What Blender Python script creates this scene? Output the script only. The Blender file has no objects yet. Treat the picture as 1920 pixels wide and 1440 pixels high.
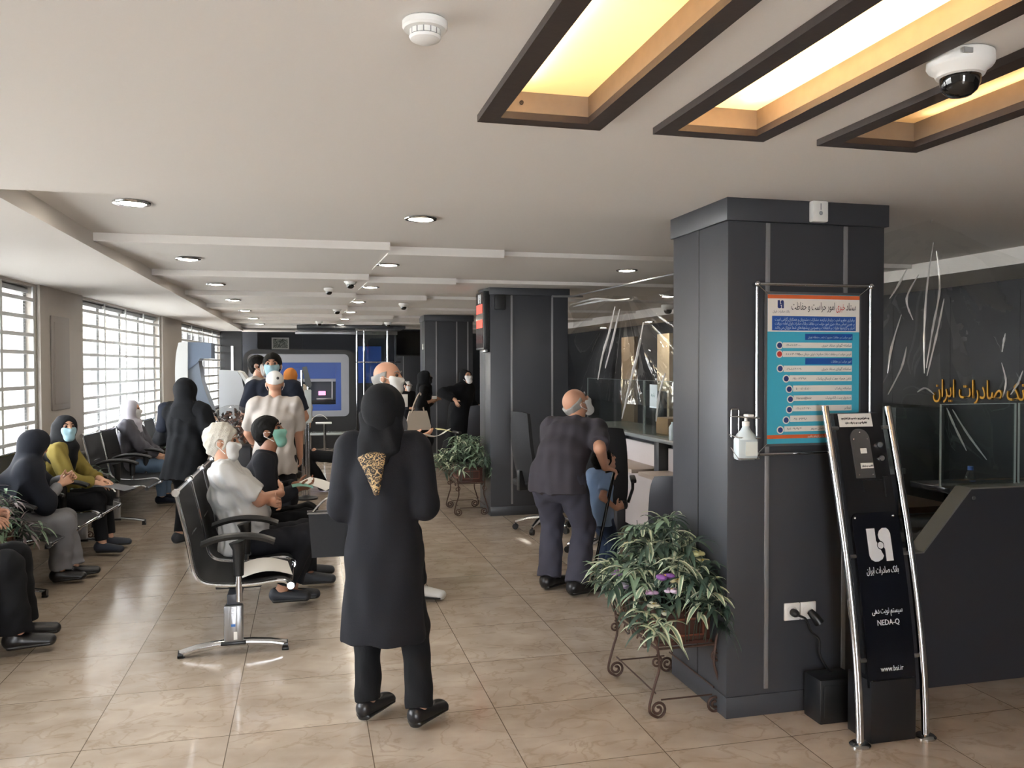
import bpy, bmesh, math, random
import numpy as np
from mathutils import Vector, Matrix
PI = math.pi
SC = bpy.context.scene
COL = SC.collection

# ------------------------------------------------------------------ camera
YAW, PITCH, ROLL, FPX, EYE = .243005, -.0219355, -.00206237, 1548.7, 1.65
cam = bpy.data.cameras.new('camera')
cam.sensor_width = 36.0
cam.lens = 36.0 * FPX / 1920.0
cam.clip_start, cam.clip_end = .05, 300
camo = bpy.data.objects.new('camera', cam)
COL.objects.link(camo)
_cy, _sy, _cp, _sp, _cr, _sr = math.cos(YAW), math.sin(YAW), math.cos(PITCH), math.sin(PITCH), math.cos(ROLL), math.sin(ROLL)
_f = Vector((_sy*_cp, _cy*_cp, _sp)); _r0 = Vector((_cy, -_sy, 0)); _u0 = _r0.cross(_f)
_r = _r0*_cr + _u0*_sr; _u = -_r0*_sr + _u0*_cr
M = Matrix((_r, _u, -_f)).transposed().to_4x4(); M.translation = (0, 0, EYE)
camo.matrix_world = M
SC.camera = camo

# ------------------------------------------------------------------ world, exposure
W = bpy.data.worlds.new('world'); SC.world = W; W.use_nodes = True
nt = W.node_tree
bgn = nt.nodes['Background']
bgn.inputs['Color'].default_value = (.93, .96, 1.0, 1)
bgn.inputs['Strength'].default_value = 28.0
vs = SC.view_settings
vs.view_transform = 'Standard'; vs.look = 'None'; vs.gamma = 1; vs.use_curve_mapping = False
vs.exposure = .18
SC.cycles.max_bounces = 9; SC.cycles.diffuse_bounces = 4; SC.cycles.glossy_bounces = 3
SC.cycles.transmission_bounces = 6; SC.cycles.transparent_max_bounces = 16
SC.cycles.sample_clamp_indirect = 12; SC.cycles.caustics_reflective = False; SC.cycles.caustics_refractive = False
SC.cycles.use_denoising = True

# ------------------------------------------------------------------ materials
def lin(c):
    if isinstance(c, str):
        c = [int(c[i:i+2], 16)/255 for i in (0, 2, 4)]
    return tuple(v/12.92 if v <= .04045 else ((v+.055)/1.055)**2.4 for v in c) + (1,)
MATS = {}
def mat(name, color, rough=.6, metal=0, spec=.5, bump=0, bscale=40, var=0, vscale=8, coat=0):
    if name in MATS: return MATS[name]
    m = bpy.data.materials.new(name); m.use_nodes = True; MATS[name] = m
    n = m.node_tree.nodes; L = m.node_tree.links; p = n['Principled BSDF']
    p.inputs['Base Color'].default_value = lin(color); p.inputs['Roughness'].default_value = rough
    p.inputs['Metallic'].default_value = metal; p.inputs['Specular IOR Level'].default_value = spec
    p.inputs['Coat Weight'].default_value = coat
    if bump or var:
        tc = n.new('ShaderNodeTexCoord')
    if var:
        no = n.new('ShaderNodeTexNoise'); no.inputs['Scale'].default_value = vscale; no.inputs['Detail'].default_value = 5
        L.new(tc.outputs['Object'], no.inputs['Vector'])
        mx = n.new('ShaderNodeMix'); mx.data_type = 'RGBA'
        c = lin(color)
        mx.inputs[6].default_value = tuple(v*(1-var) for v in c[:3]) + (1,)
        mx.inputs[7].default_value = tuple(min(1, v*(1+var)) for v in c[:3]) + (1,)
        L.new(no.outputs['Fac'], mx.inputs[0]); L.new(mx.outputs[2], p.inputs['Base Color'])
    if bump:
        nb = n.new('ShaderNodeTexNoise'); nb.inputs['Scale'].default_value = bscale; nb.inputs['Detail'].default_value = 3
        L.new(tc.outputs['Object'], nb.inputs['Vector'])
        b = n.new('ShaderNodeBump'); b.inputs['Strength'].default_value = bump; b.inputs['Distance'].default_value = .01
        L.new(nb.outputs['Fac'], b.inputs['Height']); L.new(b.outputs['Normal'], p.inputs['Normal'])
    return m
def emit(name, color, strength):
    if name in MATS: return MATS[name]
    m = bpy.data.materials.new(name); m.use_nodes = True; MATS[name] = m
    p = m.node_tree.nodes['Principled BSDF']
    p.inputs['Base Color'].default_value = lin(color); p.inputs['Emission Color'].default_value = lin(color)
    p.inputs['Emission Strength'].default_value = strength
    return m
def clear(name, tint=(1, 1, 1), gloss=.06, rough=.02, bump=0, bscale=10, graz=.35):
    """thin clear sheet: mostly transparent, reflecting more at grazing angles"""
    if name in MATS: return MATS[name]
    m = bpy.data.materials.new(name); m.use_nodes = True; MATS[name] = m
    n = m.node_tree.nodes; L = m.node_tree.links; n.clear()
    out = n.new('ShaderNodeOutputMaterial'); mx = n.new('ShaderNodeMixShader')
    tr = n.new('ShaderNodeBsdfTransparent'); tr.inputs['Color'].default_value = tint + (1,)
    gl = n.new('ShaderNodeBsdfGlossy'); gl.inputs['Roughness'].default_value = rough
    lw = n.new('ShaderNodeLayerWeight'); lw.inputs['Blend'].default_value = .25
    mr = n.new('ShaderNodeMapRange'); mr.inputs['To Min'].default_value = gloss; mr.inputs['To Max'].default_value = graz
    L.new(lw.outputs['Facing'], mr.inputs['Value']); L.new(mr.outputs['Result'], mx.inputs[0])
    L.new(tr.outputs[0], mx.inputs[1]); L.new(gl.outputs[0], mx.inputs[2]); L.new(mx.outputs[0], out.inputs['Surface'])
    if bump:
        tc = n.new('ShaderNodeTexCoord'); nb = n.new('ShaderNodeTexNoise'); nb.inputs['Scale'].default_value = bscale
        nb.inputs['Detail'].default_value = 2
        L.new(tc.outputs['Object'], nb.inputs['Vector'])
        b = n.new('ShaderNodeBump'); b.inputs['Strength'].default_value = bump; b.inputs['Distance'].default_value = .03
        L.new(nb.outputs['Fac'], b.inputs['Height']); L.new(b.outputs['Normal'], gl.inputs['Normal']); L.new(b.outputs['Normal'], lw.inputs['Normal'])
    return m

def floor_material():
    m = bpy.data.materials.new('polished beige stone tiles'); m.use_nodes = True
    n = m.node_tree.nodes; L = m.node_tree.links; p = n['Principled BSDF']
    geo = n.new('ShaderNodeNewGeometry')
    sx = n.new('ShaderNodeSeparateXYZ'); L.new(geo.outputs['Position'], sx.inputs[0])
    def mth(op, a, b=None):
        k = n.new('ShaderNodeMath'); k.operation = op
        for i, v in enumerate((a, b)):
            if v is None: continue
            if isinstance(v, (int, float)): k.inputs[i].default_value = v
            else: L.new(v, k.inputs[i])
        return k.outputs[0]
    def cell(sock, off, per):
        t = mth('DIVIDE', mth('SUBTRACT', sock, off), per)
        fl = mth('FLOOR', t); fr = mth('SUBTRACT', t, fl)
        edge = mth('MINIMUM', fr, mth('SUBTRACT', 1.0, fr))
        return fl, mth('LESS_THAN', mth('MULTIPLY', edge, per), .0022)
    fx, gx = cell(sx.outputs[0], -.956, .607); fy, gy = cell(sx.outputs[1], 3.856, .622)
    grout = mth('MAXIMUM', gx, gy)
    cx = n.new('ShaderNodeCombineXYZ'); L.new(fx, cx.inputs[0]); L.new(fy, cx.inputs[1])
    wn = n.new('ShaderNodeTexWhiteNoise'); L.new(cx.outputs[0], wn.inputs[0])
    # veins: offset per tile so the veining breaks at the joints
    vm = n.new('ShaderNodeVectorMath'); vm.operation = 'MULTIPLY_ADD'
    L.new(wn.outputs['Color'], vm.inputs[0]); vm.inputs[1].default_value = (7, 7, 7); L.new(geo.outputs['Position'], vm.inputs[2])
    mp = n.new('ShaderNodeMapping'); mp.inputs['Scale'].default_value = (2.6, 3.6, 1); mp.inputs['Rotation'].default_value = (0, 0, .25)
    L.new(vm.outputs[0], mp.inputs[0])
    n1 = n.new('ShaderNodeTexNoise'); n1.inputs['Scale'].default_value = 1.7; n1.inputs['Detail'].default_value = 8; n1.inputs['Distortion'].default_value = .7
    L.new(mp.outputs[0], n1.inputs['Vector'])
    vein = n.new('ShaderNodeValToRGB'); e = vein.color_ramp.elements
    e[0].position = .475; e[0].color = (0, 0, 0, 1); e[1].position = .5; e[1].color = (1, 1, 1, 1)
    e2 = vein.color_ramp.elements.new(.525); e2.color = (0, 0, 0, 1)
    L.new(n1.outputs['Fac'], vein.inputs[0])
    n2 = n.new('ShaderNodeTexNoise'); n2.inputs['Scale'].default_value = 1.6; n2.inputs['Detail'].default_value = 6
    L.new(mp.outputs[0], n2.inputs['Vector'])
    base = n.new('ShaderNodeValToRGB'); e = base.color_ramp.elements
    e[0].position = .3; e[0].color = lin('b0a08f'); e[1].position = .7; e[1].color = lin('c9baa9')
    L.new(n2.outputs['Fac'], base.inputs[0])
    tone = n.new('ShaderNodeMix'); tone.data_type = 'RGBA'; tone.blend_type = 'MULTIPLY'; tone.inputs[0].default_value = .08
    L.new(base.outputs[0], tone.inputs[6]); L.new(wn.outputs['Value'], tone.inputs[7])
    mv = n.new('ShaderNodeMix'); mv.data_type = 'RGBA'; mv.inputs[7].default_value = lin('8d7a64')
    L.new(mth('MULTIPLY', vein.outputs[0], .38), mv.inputs[0]); L.new(tone.outputs[2], mv.inputs[6])
    mg = n.new('ShaderNodeMix'); mg.data_type = 'RGBA'; mg.inputs[7].default_value = lin('5c4f41')
    L.new(mth('MULTIPLY', grout, .85), mg.inputs[0]); L.new(mv.outputs[2], mg.inputs[6])
    L.new(mg.outputs[2], p.inputs['Base Color'])
    rr = n.new('ShaderNodeMapRange'); rr.inputs['To Min'].default_value = .07; rr.inputs['To Max'].default_value = .2
    L.new(n2.outputs['Fac'], rr.inputs['Value']); L.new(rr.outputs[0], p.inputs['Roughness'])
    p.inputs['Specular IOR Level'].default_value = .85
    return m
FLOORM = floor_material()
def scarf_pattern(name, base, c1, scale):
    if name in MATS: return MATS[name]
    m = bpy.data.materials.new(name); m.use_nodes = True; MATS[name] = m
    n = m.node_tree.nodes; L = m.node_tree.links; p = n['Principled BSDF']; p.inputs['Roughness'].default_value = .6
    tc = n.new('ShaderNodeTexCoord'); no = n.new('ShaderNodeTexNoise'); no.inputs['Scale'].default_value = scale
    no.inputs['Detail'].default_value = 1; no.inputs['Distortion'].default_value = 2.5
    L.new(tc.outputs['Object'], no.inputs['Vector'])
    r = n.new('ShaderNodeValToRGB'); r.color_ramp.interpolation = 'CONSTANT'
    e = r.color_ramp.elements; e[0].position = 0; e[0].color = lin(base); e[1].position = .47; e[1].color = lin(c1)
    k = e.new(.56); k.color = lin(base)
    k = e.new(.66); k.color = lin(c1)
    L.new(no.outputs['Fac'], r.inputs[0]); L.new(r.outputs[0], p.inputs['Base Color'])
    return m

CEIL = mat('matt ceiling paint', 'dcd8d3', .85, bump=.03, bscale=60)
STONE = mat('grey stone cladding', 'b1aaa1', .55, var=.06, vscale=5)
DARK = mat('charcoal laminate', '3b3d42', .42, bump=.03, bscale=120)
DARKER = mat('dark panel laminate', '202124', .5)
NEARBLACK = mat('near black panel', '1a1b1d', .4)
CHROME = mat('polished chrome', 'd2d4d6', .14, 1)
STEEL = mat('brushed steel', 'a9abae', .33, 1)
ALU = mat('satin aluminium strip', '9a9b9d', .4, .6)
WHITEM = mat('white powder coat', 'dfe3e4', .45)
WPLAST = mat('white plastic', 'e6e6e3', .4)
BPLAST = mat('black plastic', '161718', .38)
BMESH = mat('black mesh fabric', '17181b', .6, bump=.15, bscale=300)
BLEATHER = mat('black leather', '141416', .5, spec=.2, bump=.08, bscale=90)
PAPER = mat('white paper', 'eceae4', .8)
GLASS = clear('window glass', (1, 1, 1), .04, .0, graz=.3)
SCREENGLASS = clear('counter glass', (.90, .95, .94), .05, .0, graz=.4)
FILM = clear('clear plastic film', (.95, .95, .94), .02, .035, bump=.12, bscale=7, graz=.45)

# ------------------------------------------------------------------ object helpers
def link(o, parent=None):
    COL.objects.link(o)
    if parent is not None: o.parent = parent
    return o
def tag(o, label=None, cat=None, group=None, kind=None):
    if label: o['label'] = label
    if cat: o['category'] = cat
    if group: o['group'] = group
    if kind: o['kind'] = kind
    return o
def thing(name, label, cat, loc=(0, 0, 0), rz=0, group=None):
    o = bpy.data.objects.new(name, None); o.empty_display_size = .1
    o.location = loc; o.rotation_euler = (0, 0, rz); link(o)
    return tag(o, label, cat, group)
def mesh_obj(name, me, m, parent=None, smooth=True):
    if m is not None: me.materials.append(m)
    if smooth: me.shade_smooth()
    o = bpy.data.objects.new(name, me)
    return link(o, parent)
def copy_tree(o, parent=None):
    c = o.copy(); COL.objects.link(c)
    if parent is not None: c.parent = parent
    for ch in [x for x in bpy.data.objects if x.parent is o]: copy_tree(ch, c)
    return c

class MB:
    """collects shapes into one mesh"""
    def __init__(s): s.v = []; s.f = []
    def add(s, vs, fs):
        b = len(s.v); s.v += [tuple(map(float, q)) for q in vs]; s.f += [tuple(i+b for i in q) for q in fs]; return s
    def box(s, a, b, bev=0, xf=None):
        a, b = np.minimum(a, b), np.maximum(a, b)
        bm = bmesh.new(); bmesh.ops.create_cube(bm, size=1)
        for v in bm.verts: v.co = Vector([(a[i]+b[i])/2 + v.co[i]*(b[i]-a[i]) for i in range(3)])
        if bev:
            bmesh.ops.bevel(bm, geom=bm.edges[:], offset=min(bev, .45*min(b[i]-a[i] for i in range(3))), segments=2, affect='EDGES', profile=.5)
        if xf is not None: bm.transform(xf)
        bm.verts.index_update()
        s.add([v.co for v in bm.verts], [[v.index for v in f.verts] for f in bm.faces]); bm.free(); return s
    def tube(s, pts, r, n=10, cap=True, closed=False):
        P = [Vector(p) for p in pts]; N = len(P)
        R = r if hasattr(r, '__len__') else [r]*N
        rings = []; up = None
        for i, p in enumerate(P):
            if closed: t = P[(i+1) % N]-P[i-1]
            else: t = P[min(i+1, N-1)]-P[max(i-1, 0)]
            t.normalize()
            if up is None:
                up = Vector((0, 0, 1)) if abs(t.z) < .9 else Vector((1, 0, 0))
            u = t.cross(up)
            if u.length < 1e-5: u = t.orthogonal()
            u.normalize(); w = u.cross(t); up = w
            rings.append([p + (u*math.cos(2*PI*k/n) + w*math.sin(2*PI*k/n))*R[i] for k in range(n)])
        vs = [q for rg in rings for q in rg]; fs = []
        for i in range(N if closed else N-1):
            j = (i+1) % N
            for k in range(n):
                fs.append((i*n+k, i*n+(k+1) % n, j*n+(k+1) % n, j*n+k))
        if cap and not closed:
            fs.append(tuple(range(n))); fs.append(tuple((N-1)*n+k for k in reversed(range(n))))
        return s.add(vs, fs)
    def cyl(s, a, b, r, n=16, r2=None): return s.tube([a, b], [r, r if r2 is None else r2], n)
    def lathe(s, prof, c=(0, 0, 0), n=24, axis='z'):
        vs = []; fs = []
        for r, z in prof:
            for k in range(n):
                x, y = r*math.cos(2*PI*k/n), r*math.sin(2*PI*k/n)
                q = (x, y, z) if axis == 'z' else ((x, z, y) if axis == 'y' else (z, x, y))
                vs.append((q[0]+c[0], q[1]+c[1], q[2]+c[2]))
        for i in range(len(prof)-1):
            for k in range(n): fs.append((i*n+k, i*n+(k+1) % n, (i+1)*n+(k+1) % n, (i+1)*n+k))
        fs.append(tuple(reversed(range(n)))); fs.append(tuple((len(prof)-1)*n+k for k in range(n)))
        return s.add(vs, fs)
    def sph(s, c, r, n=14, rz=None):
        rr = (r, r, r) if not hasattr(r, '__len__') else r
        prof = []
        vs = []; fs = []; m = max(6, n//2)
        for i in range(m+1):
            th = PI*i/m
            for k in range(n):
                ph = 2*PI*k/n
                vs.append((c[0]+rr[0]*math.sin(th)*math.cos(ph), c[1]+rr[1]*math.sin(th)*math.sin(ph), c[2]+rr[2]*math.cos(th)))
        for i in range(m):
            for k in range(n): fs.append((i*n+k, (i+1)*n+k, (i+1)*n+(k+1) % n, i*n+(k+1) % n))
        return s.add(vs, fs)
    def prism(s, poly, h0, h1, plane='xy'):
        """extrude polygon: plane xy -> along z, xz -> along y, yz -> along x"""
        def q(p, h):
            return (p[0], p[1], h) if plane == 'xy' else ((p[0], h, p[1]) if plane == 'xz' else (h, p[0], p[1]))
        n = len(poly); vs = [q(p, h0) for p in poly]+[q(p, h1) for p in poly]
        fs = [tuple(reversed(range(n))), tuple(range(n, 2*n))]+[(i, (i+1) % n, n+(i+1) % n, n+i) for i in range(n)]
        return s.add(vs, fs)
    def sheet(s, fn, nu, nv, th=0):
        """grid surface fn(u,v) with optional thickness"""
        vs = [fn(i/nu, j/nv) for j in range(nv+1) for i in range(nu+1)]
        fs = [(j*(nu+1)+i, j*(nu+1)+i+1, (j+1)*(nu+1)+i+1, (j+1)*(nu+1)+i) for j in range(nv) for i in range(nu)]
        if not th: return s.add(vs, fs)
        bm = bmesh.new(); V = [bm.verts.new(v) for v in vs]
        for f in fs: bm.faces.new([V[i] for i in f])
        bm.normal_update()
        bmesh.ops.solidify(bm, geom=bm.faces[:], thickness=th)
        bm.verts.index_update()
        s.add([v.co.copy() for v in bm.verts], [[v.index for v in f.verts] for f in bm.faces]); bm.free(); return s
    def build(s, name, m, parent=None, smooth=None, fix=True):
        me = bpy.data.meshes.new(name); me.from_pydata(s.v, [], s.f)
        if fix:
            bm = bmesh.new(); bm.from_mesh(me); bmesh.ops.recalc_face_normals(bm, faces=bm.faces[:]); bm.to_mesh(me); bm.free()
        me.update()
        o = mesh_obj(name, me, m, parent, smooth=True)
        try: me.set_sharp_from_angle(angle=math.radians(35 if smooth is None else smooth))
        except Exception: pass
        return o
def struct(o): o['kind'] = 'structure'; return o
def rounded(x0, x1, z0, z1, r, n=6):
    pts = []
    for cx, cz, a in ((x1-r, z1-r, 0), (x0+r, z1-r, 90), (x0+r, z0+r, 180), (x1-r, z0+r, 270)):
        for i in range(n+1):
            t = math.radians(a+90*i/n); pts.append((cx+r*math.cos(t), cz+r*math.sin(t)))
    return pts
def bez(pts, n=8):
    """smooth path through points (Catmull-Rom)"""
    P = [Vector(p) for p in pts]; out = []
    for i in range(len(P)-1):
        a, b, c, d = P[max(i-1, 0)], P[i], P[i+1], P[min(i+2, len(P)-1)]
        for k in range(n):
            t = k/n
            out.append(.5*((2*b)+(c-a)*t+(2*a-5*b+4*c-d)*t*t+(3*b-a-3*c+d)*t**3))
    out.append(P[-1]); return out

# ------------------------------------------------------------------ lettering (Arabic script is joined by hand)
FORMS = {}
_d = 'ﺍﺎ|ا ﺏﺐﺑﺒ|ب ﭖﭗﭘﭙ|پ ﺕﺖﺗﺘ|ت ﺙﺚﺛﺜ|ث ﺝﺞﺟﺠ|ج ﭺﭻﭼﭽ|چ ﺡﺢﺣﺤ|ح ﺥﺦﺧﺨ|خ ﺩﺪ|د ﺫﺬ|ذ ﺭﺮ|ر ﺯﺰ|ز ﺱﺲﺳﺴ|س ﺵﺶﺷﺸ|ش ﺹﺺﺻﺼ|ص ﺽﺾﺿﻀ|ض ﻁﻂﻃﻄ|ط ﻅﻆﻇﻈ|ظ ﻉﻊﻋﻌ|ع ﻍﻎﻏﻐ|غ ﻑﻒﻓﻔ|ف ﻕﻖﻗﻘ|ق ﮎﮏﮐﮑ|ک ﮒﮓﮔﮕ|گ ﻝﻞﻟﻠ|ل ﻡﻢﻣﻤ|م ﻥﻦﻧﻨ|ن ﻭﻮ|و ﻩﻪﻫﻬ|ه ﯼﯽﯾﯿ|ی'
for w in _d.split(' '):
    f, c = w.split('|'); FORMS[c] = f
def shape(t):
    if not any(c in FORMS for c in t): return t
    out = []
    for i, c in enumerate(t):
        if c not in FORMS: out.append(c); continue
        f = FORMS[c]
        pj = i > 0 and t[i-1] in FORMS and len(FORMS[t[i-1]]) == 4
        nj = i+1 < len(t) and t[i+1] in FORMS and len(f) == 4
        out.append(f[(3 if pj else 2) if nj else (1 if pj else 0)])
    # reversed for drawing left to right; digit runs keep their order
    res = []; run = []
    for c in reversed(out):
        if c.isdigit() or c in '-._@' or ('a' <= c.lower() <= 'z'): run.insert(0, c)
        else: res += run; run = []; res.append(c)
    return ''.join(res+run)
def text(name, body, size, m, parent, origin, xdir=(1, 0, 0), ydir=(0, 0, 1), align='LEFT', depth=.0006, width=None, shear=0):
    cu = bpy.data.curves.new(name, 'FONT'); cu.body = shape(body); cu.size = size; cu.align_x = align; cu.align_y = 'BOTTOM_BASELINE'
    cu.extrude = depth; cu.shear = shear; cu.resolution_u = 2
    o = bpy.data.objects.new('tmp', cu); COL.objects.link(o)
    dg = bpy.context.evaluated_depsgraph_get(); dg.update()
    me = bpy.data.meshes.new_from_object(o.evaluated_get(dg))
    bpy.data.objects.remove(o); bpy.data.curves.remove(cu)
    if width and len(me.vertices):
        xs = [v.co.x for v in me.vertices]; k = width/max(1e-6, max(xs)-min(xs))
        for v in me.vertices: v.co.x *= k
    X, Y = Vector(xdir).normalized(), Vector(ydir).normalized(); Zv = X.cross(Y)
    for v in me.vertices:
        c = v.co.copy(); v.co = Vector(origin)+X*c.x+Y*c.y+Zv*c.z
    me.name = name; me.materials.clear()
    return mesh_obj(name, me, m, parent, smooth=False)
def sh_logo(mb, x, z, s, y0, y1):
    """the bank's mark: two blocks, a bowl and a dot (local units, s = height)"""
    def P(pts): mb.prism([(x+a*s, z+b*s) for a, b in pts], y0, y1, 'xz')
    arc = lambda cx, cy, r, a0, a1, n=8: [(cx+r*math.cos(math.radians(a0+(a1-a0)*i/n)), cy+r*math.sin(math.radians(a0+(a1-a0)*i/n))) for i in range(n+1)]
    P([(0, 1), (.30, 1), (.30, .66), (.30, .62)]+[(.335, .56)]+arc(.45, .48, .135, 150, 262, 5)+[(.47, .26), (.52, .16), (.45, .06)]+[(.30, 0), (.18, .0), (.06, .06), (0, .18)])
    P([(.85, 0), (.60, 0), (.60, .36)]+arc(.45, .48, .135, -30, 82, 5)+[(.42, .68), (.40, .80), (.46, .92), (.58, 1), (.72, 1), (.80, .94), (.85, .82)])
    mb.prism([(x+(.45+.10*math.cos(t*PI/8))*s, z+(.48+.10*math.sin(t*PI/8))*s) for t in range(16)], y0-(y1-y0)*.3, y1, 'xz')
# ================================================================== THE SHELL
CZ = 2.423          # low ceiling and soffit
RZ = 2.53           # recessed ceiling
WANG = math.atan(.061)
def wl(y): return -2.42 + .061*(y-9.5)

f = MB(); f.box((-3.6, -3.2, -.1), (6.4, 23.2, 0)); struct(f.build('floor', FLOORM))
FX = [(.526, .902), (1.108, 1.484), (1.712, 2.088)]     # ceiling light recesses
FY = (.25, 2.50)
c = MB()
c.box((-3.4, -3.2, CZ), (6.3, FY[0], CZ+.3)); c.box((-3.4, FY[1], CZ), (6.3, 4.04, CZ+.3))
xs = [-3.4]+[q for p in FX for q in p]+[6.3]
for i in range(0, len(xs), 2): c.box((xs[i], FY[0], CZ), (xs[i+1], FY[1], CZ+.3))
c.box((-3.4, 4.04, CZ), (-1.355, 19.1, CZ+.3))                    # soffit along the windows
c.box((5.15, 4.04, CZ-.02), (6.3, 22, CZ+.3))                      # bulkhead over the back office
# saw-tooth strips: every strip starts with a lip and rises again
STEP = 2.09
for x0, x1, y0, lip in ((-1.355, .58, 5.93, .055), (.58, 1.46, 6.12, .06), (1.46, 5.15, 6.20, .035)):
    ys = [y0+STEP*k for k in range(8)]
    prof = [(4.04, RZ)]
    for y in ys:
        if y > 19.5: break
        prof += [(y, RZ), (y+.004, RZ-lip)]
        prof.append((min(y+STEP*.75, 20.5), RZ))
    prof += [(22.2, RZ), (22.2, RZ+.2), (4.04, RZ+.2)]
    c.prism(prof, x0, x1, 'yz')
c.box((-3.4, 19.1, RZ), (-1.355, 22.2, RZ+.2))
struct(c.build('ceiling', CEIL))

# left wall: piers, sill wall and lintel on a line turned 3.5 degrees
def slanted(name, mb, m):
    o = mb.build(name, m); o.location = (-2.42, 9.5, 0); o.rotation_euler = (0, 0, -WANG); return o
OPEN = [(-7.6, -4.4), (-4.0+.2, -.88), (.38, 4.05), (5.45, 9.75)]        # window openings along the wall (s = 0 at y 9.5)
SILL, HEAD = .74, 2.40
w = MB()
w.box((-.30, -13.5, 0), (0, 11.5, SILL)); w.box((-.30, -13.5, HEAD), (0, 11.5, CZ+.02))
edges = [-13.5]+[q for p in OPEN for q in p]+[11.5]
for i in range(0, len(edges), 2):
    a, b = edges[i], edges[i+1]
    w.box((-.30, a, SILL), (0, b, HEAD))
    if 0 <= i: w.box((0, a+.02, 0), (.035, min(b, 9.9)-.02, CZ+.01), .006)        # stone facing of the pier
for z in (1.02, 2.03):
    w.box((.034, edges[4]+.02, z), (.0365, edges[5]-.02, z+.006))
struct(slanted('wall_left', w, STONE))
sl = MB(); sl.box((-.1, -13.4, SILL-.03), (.06, 9.9, SILL), .006); struct(slanted('trim_1', sl, mat('pale window sill stone', 'cfcac2', .4)))
BLINDM = mat('grey blind slats', '9fa1a2', .5)
GRILLM = mat('white painted steel bars', 'd3d6d6', .45)
FRAMEM = mat('grey aluminium window frame', '8d9091', .45, .2)
for wi, (a, b) in enumerate(OPEN, 0):
    fr = MB()
    fr.box((-.16, a, SILL), (-.09, a+.05, HEAD)); fr.box((-.16, b-.05, SILL), (-.09, b, HEAD))
    fr.box((-.16, a, HEAD-.06), (-.09, b, HEAD)); fr.box((-.16, a, SILL), (-.09, b, SILL+.05))
    nm = 4
    for k in range(1, nm):
        y = a+(b-a)*k/nm
        fr.box((-.16, y-.05, SILL), (-.09, y+.05, HEAD))
    o = struct(slanted('window_%d' % (wi or 4), fr, FRAMEM))
    g = MB()
    for k in range(nm): g.box((-.128, a+(b-a)*k/nm+.02, SILL+.03), (-.124, a+(b-a)*(k+1)/nm-.02, HEAD-.03))
    g.build('glass_pane', GLASS, o)
    b1 = MB()
    nz = 10
    for k in range(nz): b1.box((-.026, a+.01, SILL+.05+k*.163), (-.004, b-.01, SILL+.083+k*.163))
    for k in range(nm+1):
        y = a+.012+(b-a-.024)*k/nm
        b1.box((-.02, y-.024, SILL), (-.008, y+.024, HEAD))
    b1.build('security_grille', GRILLM, o)
    bl = MB(); z = HEAD-.10
    for k in range(nm):
        y0, y1 = a+(b-a)*k/nm+.035, a+(b-a)*(k+1)/nm-.035
        bl.box((-.085, y0, HEAD-.06), (-.05, y1, HEAD-.02))
        for q in range(60):
            z = HEAD-.075-q*.030
            if z < SILL+.06: break
            bl.add([(-.078, y0, z), (-.078, y1, z), (-.060, y1, z+.0006), (-.060, y0, z+.0006)], [(0, 1, 2, 3)])
        for yy in (y0+.12, y1-.12): bl.box((-.069, yy-.0015, SILL+.06), (-.066, yy+.0015, HEAD-.06))
    bl.build('venetian_blind', BLINDM, o, fix=False)
pn = MB(); pn.box((.035, -.62, 1.22), (.052, -.12, 2.15), .008); pn.box((.05, -.56, 1.28), (.058, -.18, 2.09), .006)
o = slanted('wall_panel', pn, mat('taupe enamelled panel', '97908a', .5)); tag(o, 'tall taupe panel fixed to the stone pier between the first two windows', 'panel')
# back and right walls
wb = MB(); wb.box((-3.3, 22.0, 0), (6.4, 22.2, 2.7)); struct(wb.build('wall_back', mat('navy wall panel', '1d2129', .5)))
wr = MB(); wr.box((6.05, -3.2, 0), (6.25, 23, 2.7)); wr.box((6.0, 4.9, 0), (6.06, 12.9, 2.31)); struct(wr.build('wall_right', DARKER))
for k, (a, b, m, z) in enumerate(((13.0, 13.5, 'e2cfae', 2.2), (14.55, 15.2, '8f7b62', 2.2))):
    q = MB(); q.box((5.98, a, 0), (6.05, b, z)); struct(q.build('trim_%d' % (k+2), mat('cream wall strip %d' % k, m, .6)))
q = MB()
for y in (5.9, 6.7, 7.5, 8.3, 9.1, 9.9): q.box((5.997, y-.004, .1), (6.001, y+.004, 2.3))
struct(q.build('trim_4', NEARBLACK))
we = MB(); we.box((-3.5, -3.2, 0), (-.8, -3.0, 2.7)); we.box((.2, -3.2, 0), (6.4, -3.0, 2.7)); we.box((-.8, -3.2, 2.1), (.2, -3.0, 2.7)); struct(we.build('wall_front', CEIL))
# dark stub wall and far bay by the last window
q = MB(); q.box((-1.85, 19.1, 0), (-1.395, 19.3, CZ)); struct(q.build('wall_stub', NEARBLACK))
q = MB(); q.box((-1.62, 19.07, .9), (-1.57, 19.1, 2.1)); tag(q.build('light_strip', mat('white enamel strip', 'e8ecef', .4)), 'upright white strip on the dark stub wall past the third window', 'trim')
q = MB(); q.box((-1.15, 20.6, 0), (-.1, 20.75, 2.46)); struct(q.build('wall_partition', mat('navy wall panel', '1d2129', .5)))
# outside
q = MB(); q.box((-60, -20, -.5), (-3.1, 80, -.3)); struct(q.build('street', mat('pale paving', 'b7b4ae', .8)))
bd = thing('building', 'sunlit beige building across the street seen through the blinds', 'building', (-14, 40, -.3))
q = MB(); q.box((-3, -14, 2.6), (7.5, 10, 9)); q.build('facade', mat('beige render', 'cdb892', .8, var=.08, vscale=.5), bd)
q = MB(); q.box((-2.6, -13.6, 0), (7.2, 9.6, 2.6)); q.build('shopfront', mat('white shopfront', 'e6e6e2', .6), bd)
for k in range(5):
    q = MB(); q.box((-1.9+k*1.9, -14.05, 3.4), (-.9+k*1.9, -13.95, 4.9)); q.build('window', mat('dark street window', '6d7374', .2), bd)

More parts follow.
